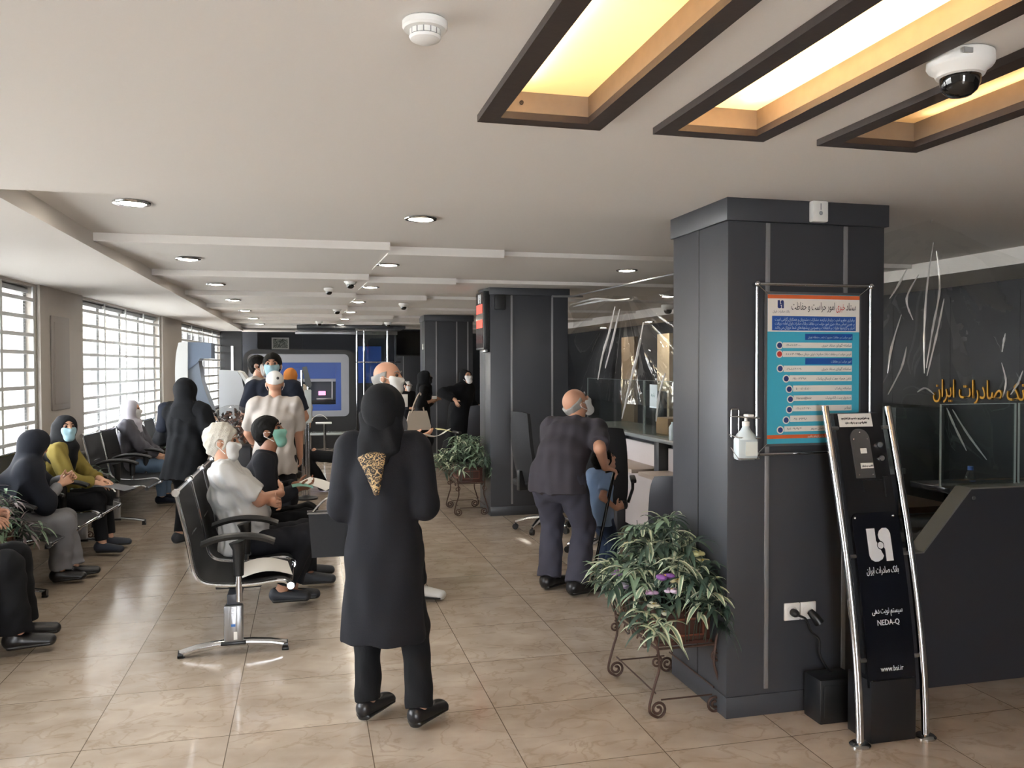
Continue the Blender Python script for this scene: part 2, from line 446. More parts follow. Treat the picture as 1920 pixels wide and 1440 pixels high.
# ================================================================== PILLARS
def pillar(x0, x1, y0, y1, top, grooves, label):
    t = MB(); t.box((x0, y0, .10), (x1, y1, top-.105), .004)
    o = t.build('pillar', DARK); struct(o); tag(o, label, 'pillar')
    q = MB(); q.box((x0-.012, y0-.012, top-.105), (x1+.018, y1+.012, top), .003); q.build('pillar_cap', DARK, o)
    q = MB(); q.box((x0-.003, y0-.003, 0), (x1+.003, y1+.003, .10), .003); q.build('plinth', DARK, o)
    for gx in grooves:
        q = MB(); q.box((gx-.011, y0-.006, .125), (gx+.011, y0+.002, top-.11), .002); q.build('aluminium_strip', ALU, o)
    q = MB(); q.box((x0-.0015, (y0+y1)/2-.006, .1), (x0+.002, (y0+y1)/2+.006, top-.105)); q.build('side_groove', NEARBLACK, o)
    return o
pillar(1.886, 2.722, 3.467, 4.053, CZ, (2.09, 2.505), 'charcoal clad pillar carrying the framed poster and twin sockets')
pillar(1.945, 2.835, 8.826, 9.40, 2.535, (2.185, 2.65), 'charcoal clad pillar with the red queue display on its side')
pillar(1.953, 2.79, 14.08, 14.66, 2.525, (2.155, 2.51, 2.705), 'charcoal clad pillar behind the woman with the cream bag')
pillar(2.03, 2.88, 19.4, 19.98, 2.52, (2.19, 2.6), 'farthest charcoal pillar with a black television on it')

# ================================================================== CEILING LIGHTS
WOODD = mat('dark stained wood', '3b322e', .5, bump=.1, bscale=30)
WOODL = mat('brown oak lining', '8d7c69', .5, var=.18, vscale=20)
def amber():
    m = bpy.data.materials.new('amber translucent panel'); m.use_nodes = True
    n = m.node_tree.nodes; L = m.node_tree.links; n.clear()
    out = n.new('ShaderNodeOutputMaterial'); mx = n.new('ShaderNodeMixShader'); mx.inputs[0].default_value = .72
    d = n.new('ShaderNodeBsdfDiffuse'); d.inputs[0].default_value = lin('e9d9b8')
    t = n.new('ShaderNodeBsdfTranslucent'); t.inputs[0].default_value = lin('fbeedb')
    L.new(d.outputs[0], mx.inputs[1]); L.new(t.outputs[0], mx.inputs[2]); L.new(mx.outputs[0], out.inputs['Surface']); return m
AMBER = amber()
TUBE = emit('warm tube lamp', 'ffeccf', 30)
LBL = ['wood framed ceiling light nearest the smoke detector, glowing at one side', 'wood framed ceiling light with the brightest full panel', 'wood framed ceiling light behind the dome camera']
for i, (a, b) in enumerate(FX):
    t = thing('ceiling_light', LBL[i], 'light', (a, FY[0], CZ), group='wood framed ceiling lights')
    wd, ln = b-a, FY[1]-FY[0]; fw = .06
    def ring(mb, o, iw, z0, z1):
        mb.box((-o, -o, z0), (iw, ln+o, z1)); mb.box((wd-iw, -o, z0), (wd+o, ln+o, z1))
        mb.box((iw, -o, z0), (wd-iw, iw, z1)); mb.box((iw, ln-iw, z0), (wd-iw, ln+o, z1))
    q = MB(); ring(q, .012, fw-.012, -.022, -.0005); q.build('wood_frame', WOODD, t)
    q = MB(); ring(q, -.001, fw-.012, 0, .062); q.build('lining', WOODL, t)
    q = MB()
    for yy in (ln-fw+.0115,): q.cyl((wd*.30, yy, .028), (wd*.30, yy-.006, .028), .006, 12)
    q.build('knot', mat('dark wood knot', '2c221b', .6), t)
    q = MB(); q.box((.01, .01, .063), (wd-.01, ln-.01, .066)); q.build('amber_panel', AMBER, t)
    q = MB(); q.box((.004, .004, .27), (wd-.004, ln-.004, .28)); q.box((.004, .004, .07), (.008, ln-.004, .27)); q.box((wd-.008, .004, .07), (wd-.004, ln-.004, .27)); q.box((.008, .004, .07), (wd-.008, .008, .27)); q.box((.008, ln-.008, .07), (wd-.008, ln-.004, .27))
    q.build('housing', mat('white lamp housing', 'f2ecdf', .7), t)
    q = MB()
    for fx_ in ([.22], [.3, .7], [.8])[i]: q.cyl((wd*fx_, .12, .098), (wd*fx_, ln-.14, .098), .013, 10)
    q.build('lamp_tube', TUBE if i < 2 else emit('warm dim tube', 'ffe2b8', 9), t)

# downlights
DLAMP = emit('downlight lamp', 'fff3e0', 110)
def downlight(x, y, z, label, r=.095, spot=True):
    t = thing('downlight', label, 'light', (x, y, z), group='round recessed downlights')
    q = MB(); q.lathe([(r*.78, -.002), (r*.80, -.008), (r, -.006), (r*1.03, .0), (r, .003), (r*.8, .003)], n=28); q.build('rim', CHROME, t)
    q = MB(); q.lathe([(r*.76, -.0035), (r*.4, -.010), (.002, -.012)], n=24); q.build('lamp', DLAMP, t)
    return t
k = 0
for x, ys, nm in ((-.905, (4.80, 6.95, 9.0, 11.08, 13.15, 15.2, 17.2), 'row nearest the window soffit'), (.662, (4.92, 6.96, 8.96, 11.03, 13.1, 15.1, 17.1), 'middle ceiling row')):
    for j, y in enumerate(ys):
        z = RZ-.004
        downlight(x, y, z-(0 if y < 5.9 else .03), ('nearest', 'second', 'third', 'fourth', 'fifth', 'sixth', 'farthest')[j]+' round downlight in the '+nm)
downlight(2.79, 6.96, 2.505, 'round downlight in front of the teller counter')
downlight(4.3, 9.4, 2.50, 'near downlight over the teller office'); downlight(5.6, 13.0, CZ-.03, 'downlight in the bulkhead beyond the tellers'); downlight(5.6, 15.2, CZ-.03, 'farther downlight in the bulkhead beyond the tellers')

# smoke detector and cameras
t = thing('smoke_detector', 'round white smoke detector on the low ceiling', 'smoke detector', (.262, 1.86, CZ))
q = MB(); q.lathe([(.048, -.001), (.051, -.004), (.051, -.016), (.047, -.021), (.035, -.022), (.035, -.034)], n=32); q.build('base', WPLAST, t)
q = MB(); q.lathe([(.036, -.036), (.033, -.042), (.018, -.049), (.003, -.050)], n=32); q.build('sensor_cap', WPLAST, t)
q = MB()
for k in range(14):
    a = 2*PI*k/14; q.cyl((.033*math.cos(a), .033*math.sin(a), -.022), (.033*math.cos(a), .033*math.sin(a), -.037), .0025, 6)
q.cyl((0, 0, -.022), (0, 0, -.037), .026, 20)
q.build('vent_ring', mat('grey vent slots', '8a8b8a', .5), t)
DOMEG = mat('smoked dome', '0c0d0f', .06, coat=.6)
def dome_cam(x, y, z, s, label, grp='small dome cameras', cyl=True):
    t = thing('dome_camera', label, 'camera', (x, y, z), group=grp)
    q = MB(); q.lathe([(.072*s, 0), (.078*s, -.004*s), (.079*s, -.028*s), (.074*s, -.036*s), (.062*s, -.044*s), (.056*s, -.056*s), (.048*s, -.059*s)], n=32); q.build('housing', WPLAST, t)
    q = MB(); q.lathe([(.0485*s, -.056*s), (.047*s, -.075*s), (.040*s, -.092*s), (.026*s, -.104*s), (.002*s, -.109*s)], n=28); q.build('dome', DOMEG, t)
    return t
t = dome_cam(1.585, 1.745, CZ, .98, 'large white dome camera between two wood framed lights', None)
q = MB(); q.box((-.055, -.0735, -.024), (-.03, -.066, -.012)); q.build('label', mat('silver sticker', '9d9d9a', .4), t)
for x, y, s, lb in ((.42, 8.3, .8, 'white dome camera beside the second downlight, larger of two neighbours'), (.235, 9.2, .7, 'small white dome camera left of a larger neighbour'), (.43, 12.35, .85, 'white dome camera among the far middle downlights'),
                    (1.27, 11.2, .85, 'white dome camera in front of the third pillar'), (1.52, 16.1, .9, 'white dome camera near the farthest pillar'), (.22, 16.0, .85, 'white dome camera close to the dark ceiling grille'), (4.9, 10.7, 1.2, 'dome camera over the tellers behind the film')):
    dome_cam(x, y, RZ-.03, s, lb)
q = MB(); q.box((.56, 17.3, RZ-.1), (2.0, 18.6, RZ-.04), .005); q.box((-.2, 17.3, RZ-.1), (.56, 18.6, RZ-.04), .005)
t = q.build('ceiling_grille', mat('dark grille', '3a3d42', .35)); tag(t, 'dark ceiling grille hung above the cash machine bay', 'grille')
q = MB(); q.box((-.25, 18.9, 2.36), (2.0, 18.98, 2.44), .01); t = q.build('curtain_rail', STEEL); tag(t, 'silver rail running across below the dark ceiling grille', 'rail')
# ================================================================== BEAM SEATING
SPROF = [(-.305, .938), (-.290, .86), (-.262, .74), (-.238, .62), (-.222, .53), (-.205, .465), (-.165, .42), (-.10, .402), (.02, .392), (.14, .395), (.23, .405), (.285, .400), (.318, .375)]
SP = bez([(x, 0, z) for x, z in SPROF], 3)
def beam_seating(n, loc, rz, label, arms=None, legs=None, mesh=BMESH):
    t = thing('beam_seating', label, 'seating', loc, rz, 'rows of black beam seating')
    L = n*.6
    q = MB(); q.box((-.035, .02, .285), (.035, L-.02, .345), .006); q.build('beam', DARK, t)
    for k in range(n):
        y0, y1 = .035+k*.6, .565+k*.6
        q = MB(); q.sheet(lambda u, v: tuple(Vector((SP[int(round(v*(len(SP)-1)))].x, y0+.012+(y1-y0-.024)*u, SP[int(round(v*(len(SP)-1)))].z)) + Vector((.012*math.sin(PI*u)*-.6, 0, -.010*math.sin(PI*u)))), 6, len(SP)-1, .012)
        s = q.build('seat', mesh, t)
        q = MB()
        for y in (y0, y1):
            q.tube([(p.x, y, p.z) for p in SP], .0125, 10)
            for e in (SP[0], SP[-1]): q.cyl((e.x, y-.018, e.z), (e.x, y+.018, e.z), .021, 16)
        q.cyl((SP[0].x, y0, SP[0].z), (SP[0].x, y1, SP[0].z), .012, 10); q.cyl((SP[-1].x, y0, SP[-1].z), (SP[-1].x, y1, SP[-1].z), .011, 10)
        q.cyl((-.25, y0, .665), (-.25, y1, .665), .009, 8)
        q.build('side_frame', CHROME, t)
        q = MB(); q.box((-.11, (y0+y1)/2-.16, .345), (.15, (y0+y1)/2+.16, .378), .008); q.build('seat_bracket', BPLAST, t)
    for k in (range(n+1) if arms is None else arms):
        y = min(max(k*.6, .03), L-.03)
        q = MB(); q.cyl((.03, y, .30), (.03, y, .46), .019, 12); a = q.build('armrest', CHROME, t)
        q = MB(); q.tube([(.03, y, .45), (.03, y, .60), (.02, y, .645)], [.028, .034, .045], 12)
        q.sheet(lambda u, v: (-.165+.39*v, y+.032*(2*u-1), .655+.02*math.sin(PI*v)-.012*(2*u-1)**2-.02*(abs(v-.5)*2)**3), 6, 12, .022)
        q.build('arm_pad', BPLAST, a)
    for y in (legs or (.03, L-.06)):
        q = MB(); q.box((-.052, y-.03, .07), (.052, y+.03, .285), .012); q.box((-.022, y-.033, .08), (.022, y+.033, .28), .004)
        for z in (.235, .262): q.cyl((0, y-.036, z), (0, y-.033, z), .011, 14)
        l = q.build('leg', STEEL, t)
        q = MB(); q.tube([(-.29, y, .022), (-.2, y, .046), (-.1, y, .060), (0, y, .066), (.1, y, .064), (.2, y, .054), (.29, y, .036)], .023, 14); q.build('foot', CHROME, l)
        q = MB(); q.box((-.07, y-.036, .058), (.07, y+.036, .078), .006); q.build('post_collar', BPLAST, l)
        for x, z in ((-.285, .02), (.285, .034)):
            q = MB(); q.cyl((x-.015, y, z), (x+.015, y, z), .0245, 12); q.box((x-.02, y-.014, 0), (x+.02, y+.014, .016), .003); q.build('rubber_foot', BPLAST, l)
    return t
ROW = beam_seating(4, (-.42, 4.93, 0), 0, 'row of black beam seating in the middle of the hall, its first seat empty')
q = MB(); q.box((-.012, -.0012, .12), (.012, 0, .135)); l = [c for c in ROW.children if c.name.startswith('leg')][0]
s_ = q.build('blue_sticker', mat('blue sticker', '3b6fb5', .5), l); s_.location = (.0, -.0035, .045)
q = MB(); q.box((-.01, -.0012, .09), (.01, 0, .135)); s_ = q.build('white_sticker', PAPER, l); s_.location = (.012, -.0035, 0)
beam_seating(3, (-2.12, 6.5, 0), -WANG, 'row of black beam seating by the windows where the woman in yellow sits')
beam_seating(5, (-1.95, 9.25, 0), -WANG, 'row of black beam seating under the second window with the woman in grey')
beam_seating(2, (-2.2, 4.55, 0), -WANG, 'short row of black beam seating under the person at the photo edge')
beam_seating(2, (-.55, 10.85, 0), 0, 'black seating behind the man in the white cap')
# things lying on the seats
def sheet_thing(name, label, cat, loc, rz, w, h, m, bend=.02, tilt=(0, 0), group=None, th=.0012):
    q = MB(); q.sheet(lambda u, v: ((u-.5)*w, (v-.5)*h, bend*math.sin(PI*u)+tilt[0]*(u-.5)*w+tilt[1]*(v-.5)*h), 8, 6, th)
    o = q.build(name, m); o.location = loc; o.rotation_euler = (0, 0, rz); return tag(o, label, cat, group)
sheet_thing('paper_folder', 'white paper folder lying on the empty first seat', 'folder', (-.26, 5.22, .412), .1, .30, .36, PAPER, .035)
sheet_thing('paper', 'white paper on the beam seat beside the woman in yellow', 'paper', (-1.9, 8.55, .47), .3, .21, .30, PAPER, .02)

# ================================================================== PLANTERS
IRON = mat('rusty brown iron', '4f3a31', .55, .35, bump=.2, bscale=60)
BOXW = mat('dark red brown wood', '4a2a22', .45, bump=.15, bscale=25, var=.12)
LEAFS = [mat('dusty green leaf', '7a937a', .55), mat('pale leaf edge', 'd2d8bc', .55), mat('deep green leaf', '3d5245', .5), mat('grey mauve leaf', '7b6f70', .6)]
def leaves(rnd, n, box, zr, kinds, length=(.08, .16), width=.012, droop=1.0, spread=.12):
    """blades springing from stems over the box; returns verts, faces, material ids"""
    V, F, I = [], [], []
    for s in range(n):
        bx, by = rnd.uniform(*box[0]), rnd.uniform(*box[1])
        cx, cy = (box[0][0]+box[0][1])/2, (box[1][0]+box[1][1])/2
        hx, hy = (box[0][1]-box[0][0])/2, (box[1][1]-box[1][0])/2
        rr = math.hypot((bx-cx)/hx, (by-cy)/hy)
        top = zr[0]+(zr[1]-zr[0])*max(.05, 1-.55*rr*rr)*rnd.uniform(.35, 1)
        p = Vector((bx+(bx-cx)*rnd.uniform(0, .5), by+(by-cy)*rnd.uniform(0, .35), top))
        kind = rnd.choice(kinds); az0 = rnd.uniform(0, 2*PI)
        nl = rnd.randint(7, 11)
        for k in range(nl):
            az = az0+k*2.4; el = rnd.uniform(.0, 1.1); ln = rnd.uniform(*length); wd = width*rnd.uniform(.75, 1.3)
            d = Vector((math.cos(az)*math.cos(el), math.sin(az)*math.cos(el), math.sin(el)))
            side = Vector((-math.sin(az), math.cos(az), 0)); b = len(V); ns = 5
            pos = p+Vector((rnd.uniform(-.02, .02), rnd.uniform(-.02, .02), -rnd.uniform(0, .08)))
            for i in range(ns+1):
                tt = i/ns; w_ = wd*math.sin(PI*min(.97, .12+.88*tt))**.8
                V += [pos-side*w_, pos-side*w_*.5+Vector((0, 0, -.002)), pos+side*w_*.5+Vector((0, 0, -.002)), pos+side*w_]
                d = (d+Vector((0, 0, -.30*droop))).normalized(); pos = pos+d*(ln/ns)
            for i in range(ns):
                for j in range(3):
                    F.append((b+4*i+j, b+4*i+j+1, b+4*i+j+5, b+4*i+j+4))
                    if kind == 1: I.append(1 if j != 1 else 0)
                    elif kind == 4: I.append(0 if j != 1 else 1)
                    else: I.append({0: 0, 2: 2, 3: 3}[kind])
        # stem
        b = len(V); q0 = Vector((bx, by, zr[0]-.12))
        for pt in (q0, p):
            V += [pt+Vector((-.002, 0, 0)), pt+Vector((.002, 0, 0)), pt+Vector((0, .002, 0))]
        F += [(b, b+1, b+4, b+3), (b+1, b+2, b+5, b+4), (b+2, b, b+3, b+5)]; I += [2, 2, 2]
    return V, F, I
def foliage(name, data, parent):
    V, F, I = data
    me = bpy.data.meshes.new(name); me.from_pydata([tuple(v) for v in V], [], F)
    for m in LEAFS: me.materials.append(m)
    me.polygons.foreach_set('material_index', I); me.shade_smooth()
    o = bpy.data.objects.new(name, me); return link(o, parent)
def flower(parent, c, r, m, rnd, n=5, cm='e6c95a'):
    q = MB()
    for k in range(n):
        a = 2*PI*k/n+rnd.random(); e = rnd.uniform(.1, .5)
        d = Vector((math.cos(a)*math.cos(e), math.sin(a)*math.cos(e), math.sin(e)))
        q.sph(Vector(c)+d*r*.6, (r*.5, r*.5, r*.28), 8)
    o = q.build('flower', m, parent)
    q = MB(); q.sph(Vector(c)+Vector((0, 0, r*.22)), r*.22, 8); q.build('flower_centre', mat('flower centre '+cm, cm, .6), o)
def scroll(c, r, turns, a0, sx, y, n=26):
    """flat spiral in the x-z plane"""
    return [(c[0]+sx*r*(1-.8*i/n)*math.cos(a0+turns*2*PI*i/n), y, c[1]+r*(1-.8*i/n)*math.sin(a0+turns*2*PI*i/n)) for i in range(n+1)]
def planter(loc, rz, label, seed, xlim=(-9, 9), W=.30, L=.54, z0=.33, bh=.165, nst=60, ftop=.97, kinds=(0, 1, 2, 4), flowers=(), spread=1.35, length=(.09, .17), width=.012):
    rnd = random.Random(seed)
    t = thing('planter', label, 'planter', loc, rz, 'planters on wrought iron stands')
    q = MB(); q.box((.02, .02, z0), (W-.02, L-.02, z0+bh), .004); q.box((.012, .012, z0+bh-.02), (W-.012, L-.012, z0+bh), .004); q.box((.012, .012, z0), (W-.012, L-.012, z0+.018), .004)
    b = q.build('box', BOXW, t)
    q = MB()
    zz0, zz1 = z0+.04, z0+bh-.04
    def fr(p0, p1, ax):
        for i, w_ in ((0, .006),):
            pass
    for x in (.017, W-.017):
        for (a0, b0, a1, b1) in ((.07, zz0, L-.07, zz0+.008), (.07, zz1-.008, L-.07, zz1), (.07, zz0, .078, zz1), (L-.078, zz0, L-.07, zz1)):
            q.box((x-.006, a0, b0), (x+.006, a1, b1))
    for y in (.017, L-.017):
        for (a0, b0, a1, b1) in ((.055, zz0, W-.055, zz0+.008), (.055, zz1-.008, W-.055, zz1), (.055, zz0, .063, zz1), (W-.063, zz0, W-.055, zz1)):
            q.box((a0, y-.006, b0), (a1, y+.006, b1))
    q.build('moulding', mat('reddish moulding edge', '7a4634', .4), b)
    q = MB(); q.box((.026, .026, z0+bh-.012), (W-.026, L-.026, z0+bh+.004)); q.build('soil', mat('dark soil', '2a221d', .9), b)
    q = MB()
    for y in (.0, L):
        q.tube([(0, y, z0-.005), (W, y, z0-.005)], .006, 8)
        q.tube([(.02, y, .085), (W-.02, y, .085)], .004, 6)
    for x in (0, W): q.tube([(x, 0, z0-.005), (x, L, z0-.005)], .006, 8); q.tube([(x, .02, .11), (x, L-.02, .11)], .004, 6)
    q.build('stand', IRON, t)
    for x, sx in ((0, -1), (W, 1)):
        for y in (0, L):
            q = MB()
            sp = scroll((x-sx*.004, .042), .040, 1.6, -PI/2, -sx, y)          # foot scroll, curling inwards
            q.tube(list(reversed(sp))+[tuple(p) for p in bez([(x+sx*.018, y, .012), (x+sx*.040, y, .05), (x+sx*.012, y, .16), (x-sx*.01, y, .24), (x+sx*.002, y, z0+.02), (x+sx*.012, y, z0+.05)], 5)][1:], .0068, 8)
            sp = scroll((x+sx*.004, z0-.062), .03, 1.5, PI/2, sx, y)
            q.tube(sp, .005, 8)
            q.build('leg', IRON, t)
    for y in (0, L):
        pass
    for x in (0, W):
        for yy, s in ((L*.32, 1), (L*.68, -1)):
            q = MB(); q.tube([(x, yy+s*.07*(1-i/24)*math.cos(i/24*9), z0-.03+.035*(1-i/24)*math.sin(i/24*9)) for i in range(25)], .005, 6); q.build('scroll', IRON, t)
    box = ((W/2-W/2*spread, W/2+W/2*spread), (L/2-L/2*spread*.92, L/2+L/2*spread*.92))
    dat = leaves(rnd, nst, box, (z0+bh-.02, ftop), kinds, length, width)
    for v in dat[0]: v.x = min(max(v.x, xlim[0]), xlim[1])
    foliage('foliage', dat, t)
    for (x, y, z, r, c) in flowers:
        flower(t, (x, y, z), r*1.25, mat('petal '+c, c, .6), rnd)
    return t
planter((1.578, 3.555, 0), 0, 'nearest planter of striped leaves and purple flowers beside the poster pillar', 3, xlim=(-9, .30), nst=150, ftop=.93, spread=1.30, kinds=(0, 1, 1, 2, 4, 2),
        flowers=[(-.09, .25, .62, .035, '9a6bb0'), (-.08, .20, .585, .032, 'd9cfe0'), (-.06, .24, .55, .03, 'c9b3d6'), (.03, -.02, .66, .036, '7d4f97'), (.09, -.03, .645, .028, 'e0d9a8'), (.06, -.03, .60, .028, 'dcc6dd'), (-.02, .0, .53, .026, 'e9e6cf'), (.02, -.03, .50, .024, 'e9e6cf'), (.25, .1, .73, .032, 'd9d7a0'), (.27, .08, .70, .028, 'e3e1bd'), (.02, .42, .72, .03, 'dcd9a8'), (.0, .06, .57, .026, 'c7a5c9')])
planter((1.60, 8.93, 0), 0, 'planter of grey green leaves beside the pillar with the queue display', 5, xlim=(-9, .335), W=.30, L=.54, z0=.36, bh=.17, nst=70, ftop=.93, spread=1.5, kinds=(0, 0, 2, 4), length=(.09, .16))
planter((-2.27, 5.96, 0), -WANG, 'planter of green and mauve leaves between the two front window seats', 7, xlim=(-.3, 9), W=.28, L=.48, z0=.36, nst=60, ftop=.90, spread=1.2, kinds=(0, 0, 3, 3, 2), length=(.10, .18), width=.009)
planter((-2.28, 8.62, 0), -WANG, 'low planter between the second and third window seat rows', 9, xlim=(-.16, 9), W=.26, L=.46, z0=.30, bh=.14, nst=36, ftop=.72, kinds=(0, 2), length=(.07, .12))
planter((-2.1, 12.45, 0), -WANG, 'far planter with pale flowers behind the standing woman in black', 11, xlim=(-.2, 9), W=.26, L=.44, z0=.33, nst=26, ftop=.80, kinds=(0, 2, 1), length=(.08, .12), flowers=[(.25, .1, .75, .05, 'e9e6d8'), (.3, .2, .8, .05, 'e9e6d8')])

# ================================================================== TICKET DISPENSER
KX0, KX1 = 2.315, 2.649; KC = (KX0+KX1)/2
_kz = [0, .25, .56, .90, 1.18, 1.43, 1.47]; _ky = [3.080, 3.094, 3.136, 3.203, 3.272, 3.338, 3.350]
def ky(z): return float(np.interp(z, np.linspace(0, 1.47, 60), np.polyval(np.polyfit(_kz, _ky, 3), np.linspace(0, 1.47, 60))))
t = thing('ticket_dispenser', 'black queue ticket dispenser stand between two curved chrome rails', 'ticket machine', (KC, 3.08, 0))
KO = Vector((KC, 3.08, 0))
def kp(x, z, dy=0): return (x-KC, ky(z)-3.08+dy, z)
for x, h in ((KX0, 1.46), (KX1, 1.455)):
    q = MB(); q.tube([kp(x, z) for z in np.linspace(.01, h, 26)], .0175, 16); r = q.build('rail', CHROME, t)
    q = MB(); q.lathe([(.045, 0), (.045, .006), (.036, .014), (.02, .018)], kp(x, 0), 24); q.build('flange', CHROME, r)
    s = 1 if x == KX0 else -1
    for z in (1.36, .80, .36):
        q = MB(); q.cyl(kp(x, z), kp(x+s*.05, z), .009, 12); q.build('clamp', STEEL, r)
def kpanel(name, x0, x1, z0, z1, dy, th, m, round_top=0, parent=t, rb=0):
    pts = rounded(x0, x1, z0, z1, max(round_top, .002), 6)
    zs = np.linspace(z0, z1, 22); q = MB(); V = []; F = []
    def half(z):      # half width at height z with rounded corners
        w = (x1-x0)/2; r = round_top; d = min(z1-z, z-z0 if rb else 9)
        return w if d >= r or r == 0 else w-r+math.sqrt(max(0, r*r-(r-d)**2))
    if round_top: zs = np.concatenate([zs[zs < z1-round_top], z1-round_top*(1-np.sin(np.linspace(0, PI/2, 10)))])
    c = (x0+x1)/2
    for z in zs:
        h = half(z)
        V += [kp(c-h, z, dy), kp(c+h, z, dy), kp(c+h, z, dy+th), kp(c-h, z, dy+th)]
    for i in range(len(zs)-1):
        for k in range(4): F.append((4*i+k, 4*i+(k+1) % 4, 4*i+4+(k+1) % 4, 4*i+4+k))
    F += [(3, 2, 1, 0), tuple(4*(len(zs)-1)+k for k in range(4))]
    return q.add(V, F).build(name, m, parent)
KBODY = mat('black dispenser body', '1c1d20', .3)
KGLOSS = mat('gloss navy black panel', '14161d', .16)
kpanel('body', KX0+.042, KX1-.042, .30, 1.425, .004, .07, KBODY)
q = MB(); q.box((-.115, -.004, 0), (.115, .16, .275), .006); q.build('base_box', KBODY, t)
kpanel('front_panel', KX0+.045, KX1-.047, .245, .985, -.010, .008, KGLOSS, .035)
fp = [c for c in t.children if c.name.startswith('front_panel')][0]
q = MB()
for x, z in ((KX0+.06, .965), (KX1-.075, .968), (KX0+.06, .27), (KX1-.07, .27)): q.sph(kp(x, z, -.012), .006, 8)
q.build('screw', CHROME, fp)
def klet(name, body, size, z, m, width=None, parent=fp, xc=KC-.0, dy=-.0125, al='CENTER'):
    d = .02; yd = (0, ky(z+d)-ky(z-d), 2*d)
    o = Vector(kp(xc, z, dy)); return text(name, body, size, m, parent, o, (1, 0, 0), yd, al, .0008, width)
LETW = mat('silver white lettering', 'd6dade', .5)
zl = .775; q = MB()
d = .07; sl_ = (ky(zl+2*d)-ky(zl))/(2*d); LG = MB(); sh_logo(LG, -.058, 0, .142, -.001, .001)
LG.v = [(x+0.0, ky(zl)-3.08-.0125+z*sl_+y, zl+z) for x, y, z in LG.v]; LG.build('logo', LETW, fp, fix=True)
klet('lettering', 'بانک صادرات ایران', .040, .725, LETW, .165)
klet('lettering', 'سیستم نوبت دهی', .036, .555, LETW, .155)
klet('lettering', 'NEDA-Q', .034, .505, LETW, .112)
klet('lettering', 'www.bsi.ir', .032, .310, LETW, .115)
pl = kpanel('metal_plate', KC-.058, KC+.040, 1.135, 1.355, -.002, .006, STEEL, .045)
q = MB()
for x, z in ((-.045, 1.31), (.028, 1.31), (-.045, 1.15), (.028, 1.15), (-.008, 1.34)): q.sph(kp(KC+x, z, -.003), .004, 8)
q.build('screw', CHROME, pl)
kpanel('sticker', KC-.018, KC+.014, 1.245, 1.268, -.004, .002, PAPER, parent=pl)
kpanel('sticker', KC-.028, KC+.036, 1.178, 1.202, -.004, .002, PAPER, parent=pl)
klet('small_print', 'لطفا رسید خود را بردارید', .012, 1.186, BPLAST, .056, pl, KC+.004, -.0055)
for z in (1.282, 1.222):
    q = MB(); q.tube([kp(KC+.086, z, .004), kp(KC+.086, z, -.008)], .0175, 20); b = q.build('button', CHROME, t)
    q = MB(); q.tube([kp(KC+.086, z, -.008), kp(KC+.086, z, -.011)], .012, 18); q.build('button_cap', mat('clear button cap', '6a6e72', .2), b)
kpanel('paper_slot', KC-.03, KC+.09, 1.075, 1.125, -.003, .01, NEARBLACK)
kpanel('slot_guard', KC+.075, KC+.098, 1.05, 1.14, -.012, .012, KBODY)
nt_ = kpanel('notice', KC-.105, KC+.070, 1.365, 1.425, -.001, .003, PAPER)
klet('notice_text', 'جهت کنترل فیش نوبت دکمه مورد نظر را فشار دهید', .014, 1.400, BPLAST, .15, nt_, KC-.018, -.003)
klet('notice_text', 'لطفا برگه نوبت خود را دریافت نمایید', .013, 1.380, BPLAST, .115, nt_, KC-.018, -.003)
# sockets, cable, black box
for i, x in enumerate((2.183, 2.269)):
    s = thing('wall_socket', ('white wall socket with the round black plug in it', 'white wall socket beside it with the adapter plugged in')[i], 'socket', (x, 3.467, .44), group='twin wall sockets')
    q = MB(); q.box((0, -.010, 0), (.083, 0, .083), .004); q.build('plate', WPLAST, s)
    q = MB(); q.lathe([(.029, -.0105), (.030, -.013), (.024, -.013), (.022, -.004)], (.0415, 0, .0415), 24, 'y'); q.build('socket_ring', WPLAST, s)
pg = thing('plug', 'round black plug in the left white socket', 'plug', (2.224, 3.452, .481))
q = MB(); q.lathe([(.018, 0), (.019, -.02), (.014, -.034), (.006, -.04)], n=18, axis='y'); q.build('body', BPLAST, pg)
pg = thing('power_adapter', 'black power adapter hanging at the right white socket', 'adapter', (2.325, 3.45, .43))
q = MB(); q.tube([(-.012, 0, .05), (.0, -.02, .03), (.02, -.03, .0)], [.016, .022, .024], 14); q.build('body', BPLAST, pg)
q = MB(); q.tube(bez([(2.224, 3.41, .478), (2.26, 3.40, .46), (2.29, 3.405, .40), (2.33, 3.40, .36), (2.335, 3.40, .29), (2.37, 3.39, .22), (2.43, 3.38, .17), (2.47, 3.36, .15)], 6), .0055, 8); tag(q.build('power_cable', BPLAST), 'black power cable looping down from the white sockets behind the ticket stand', 'cable')
bx = thing('power_unit', 'black box on the floor behind the ticket stand', 'power unit', (2.27, 3.30, 0))
q = MB(); q.box((0, 0, .0), (.20, .13, .205), .006); q.build('case', NEARBLACK, bx)
q = MB(); q.box((.02, -.004, .03), (.18, .0, .18), .003); q.build('front_cover', BPLAST, bx)

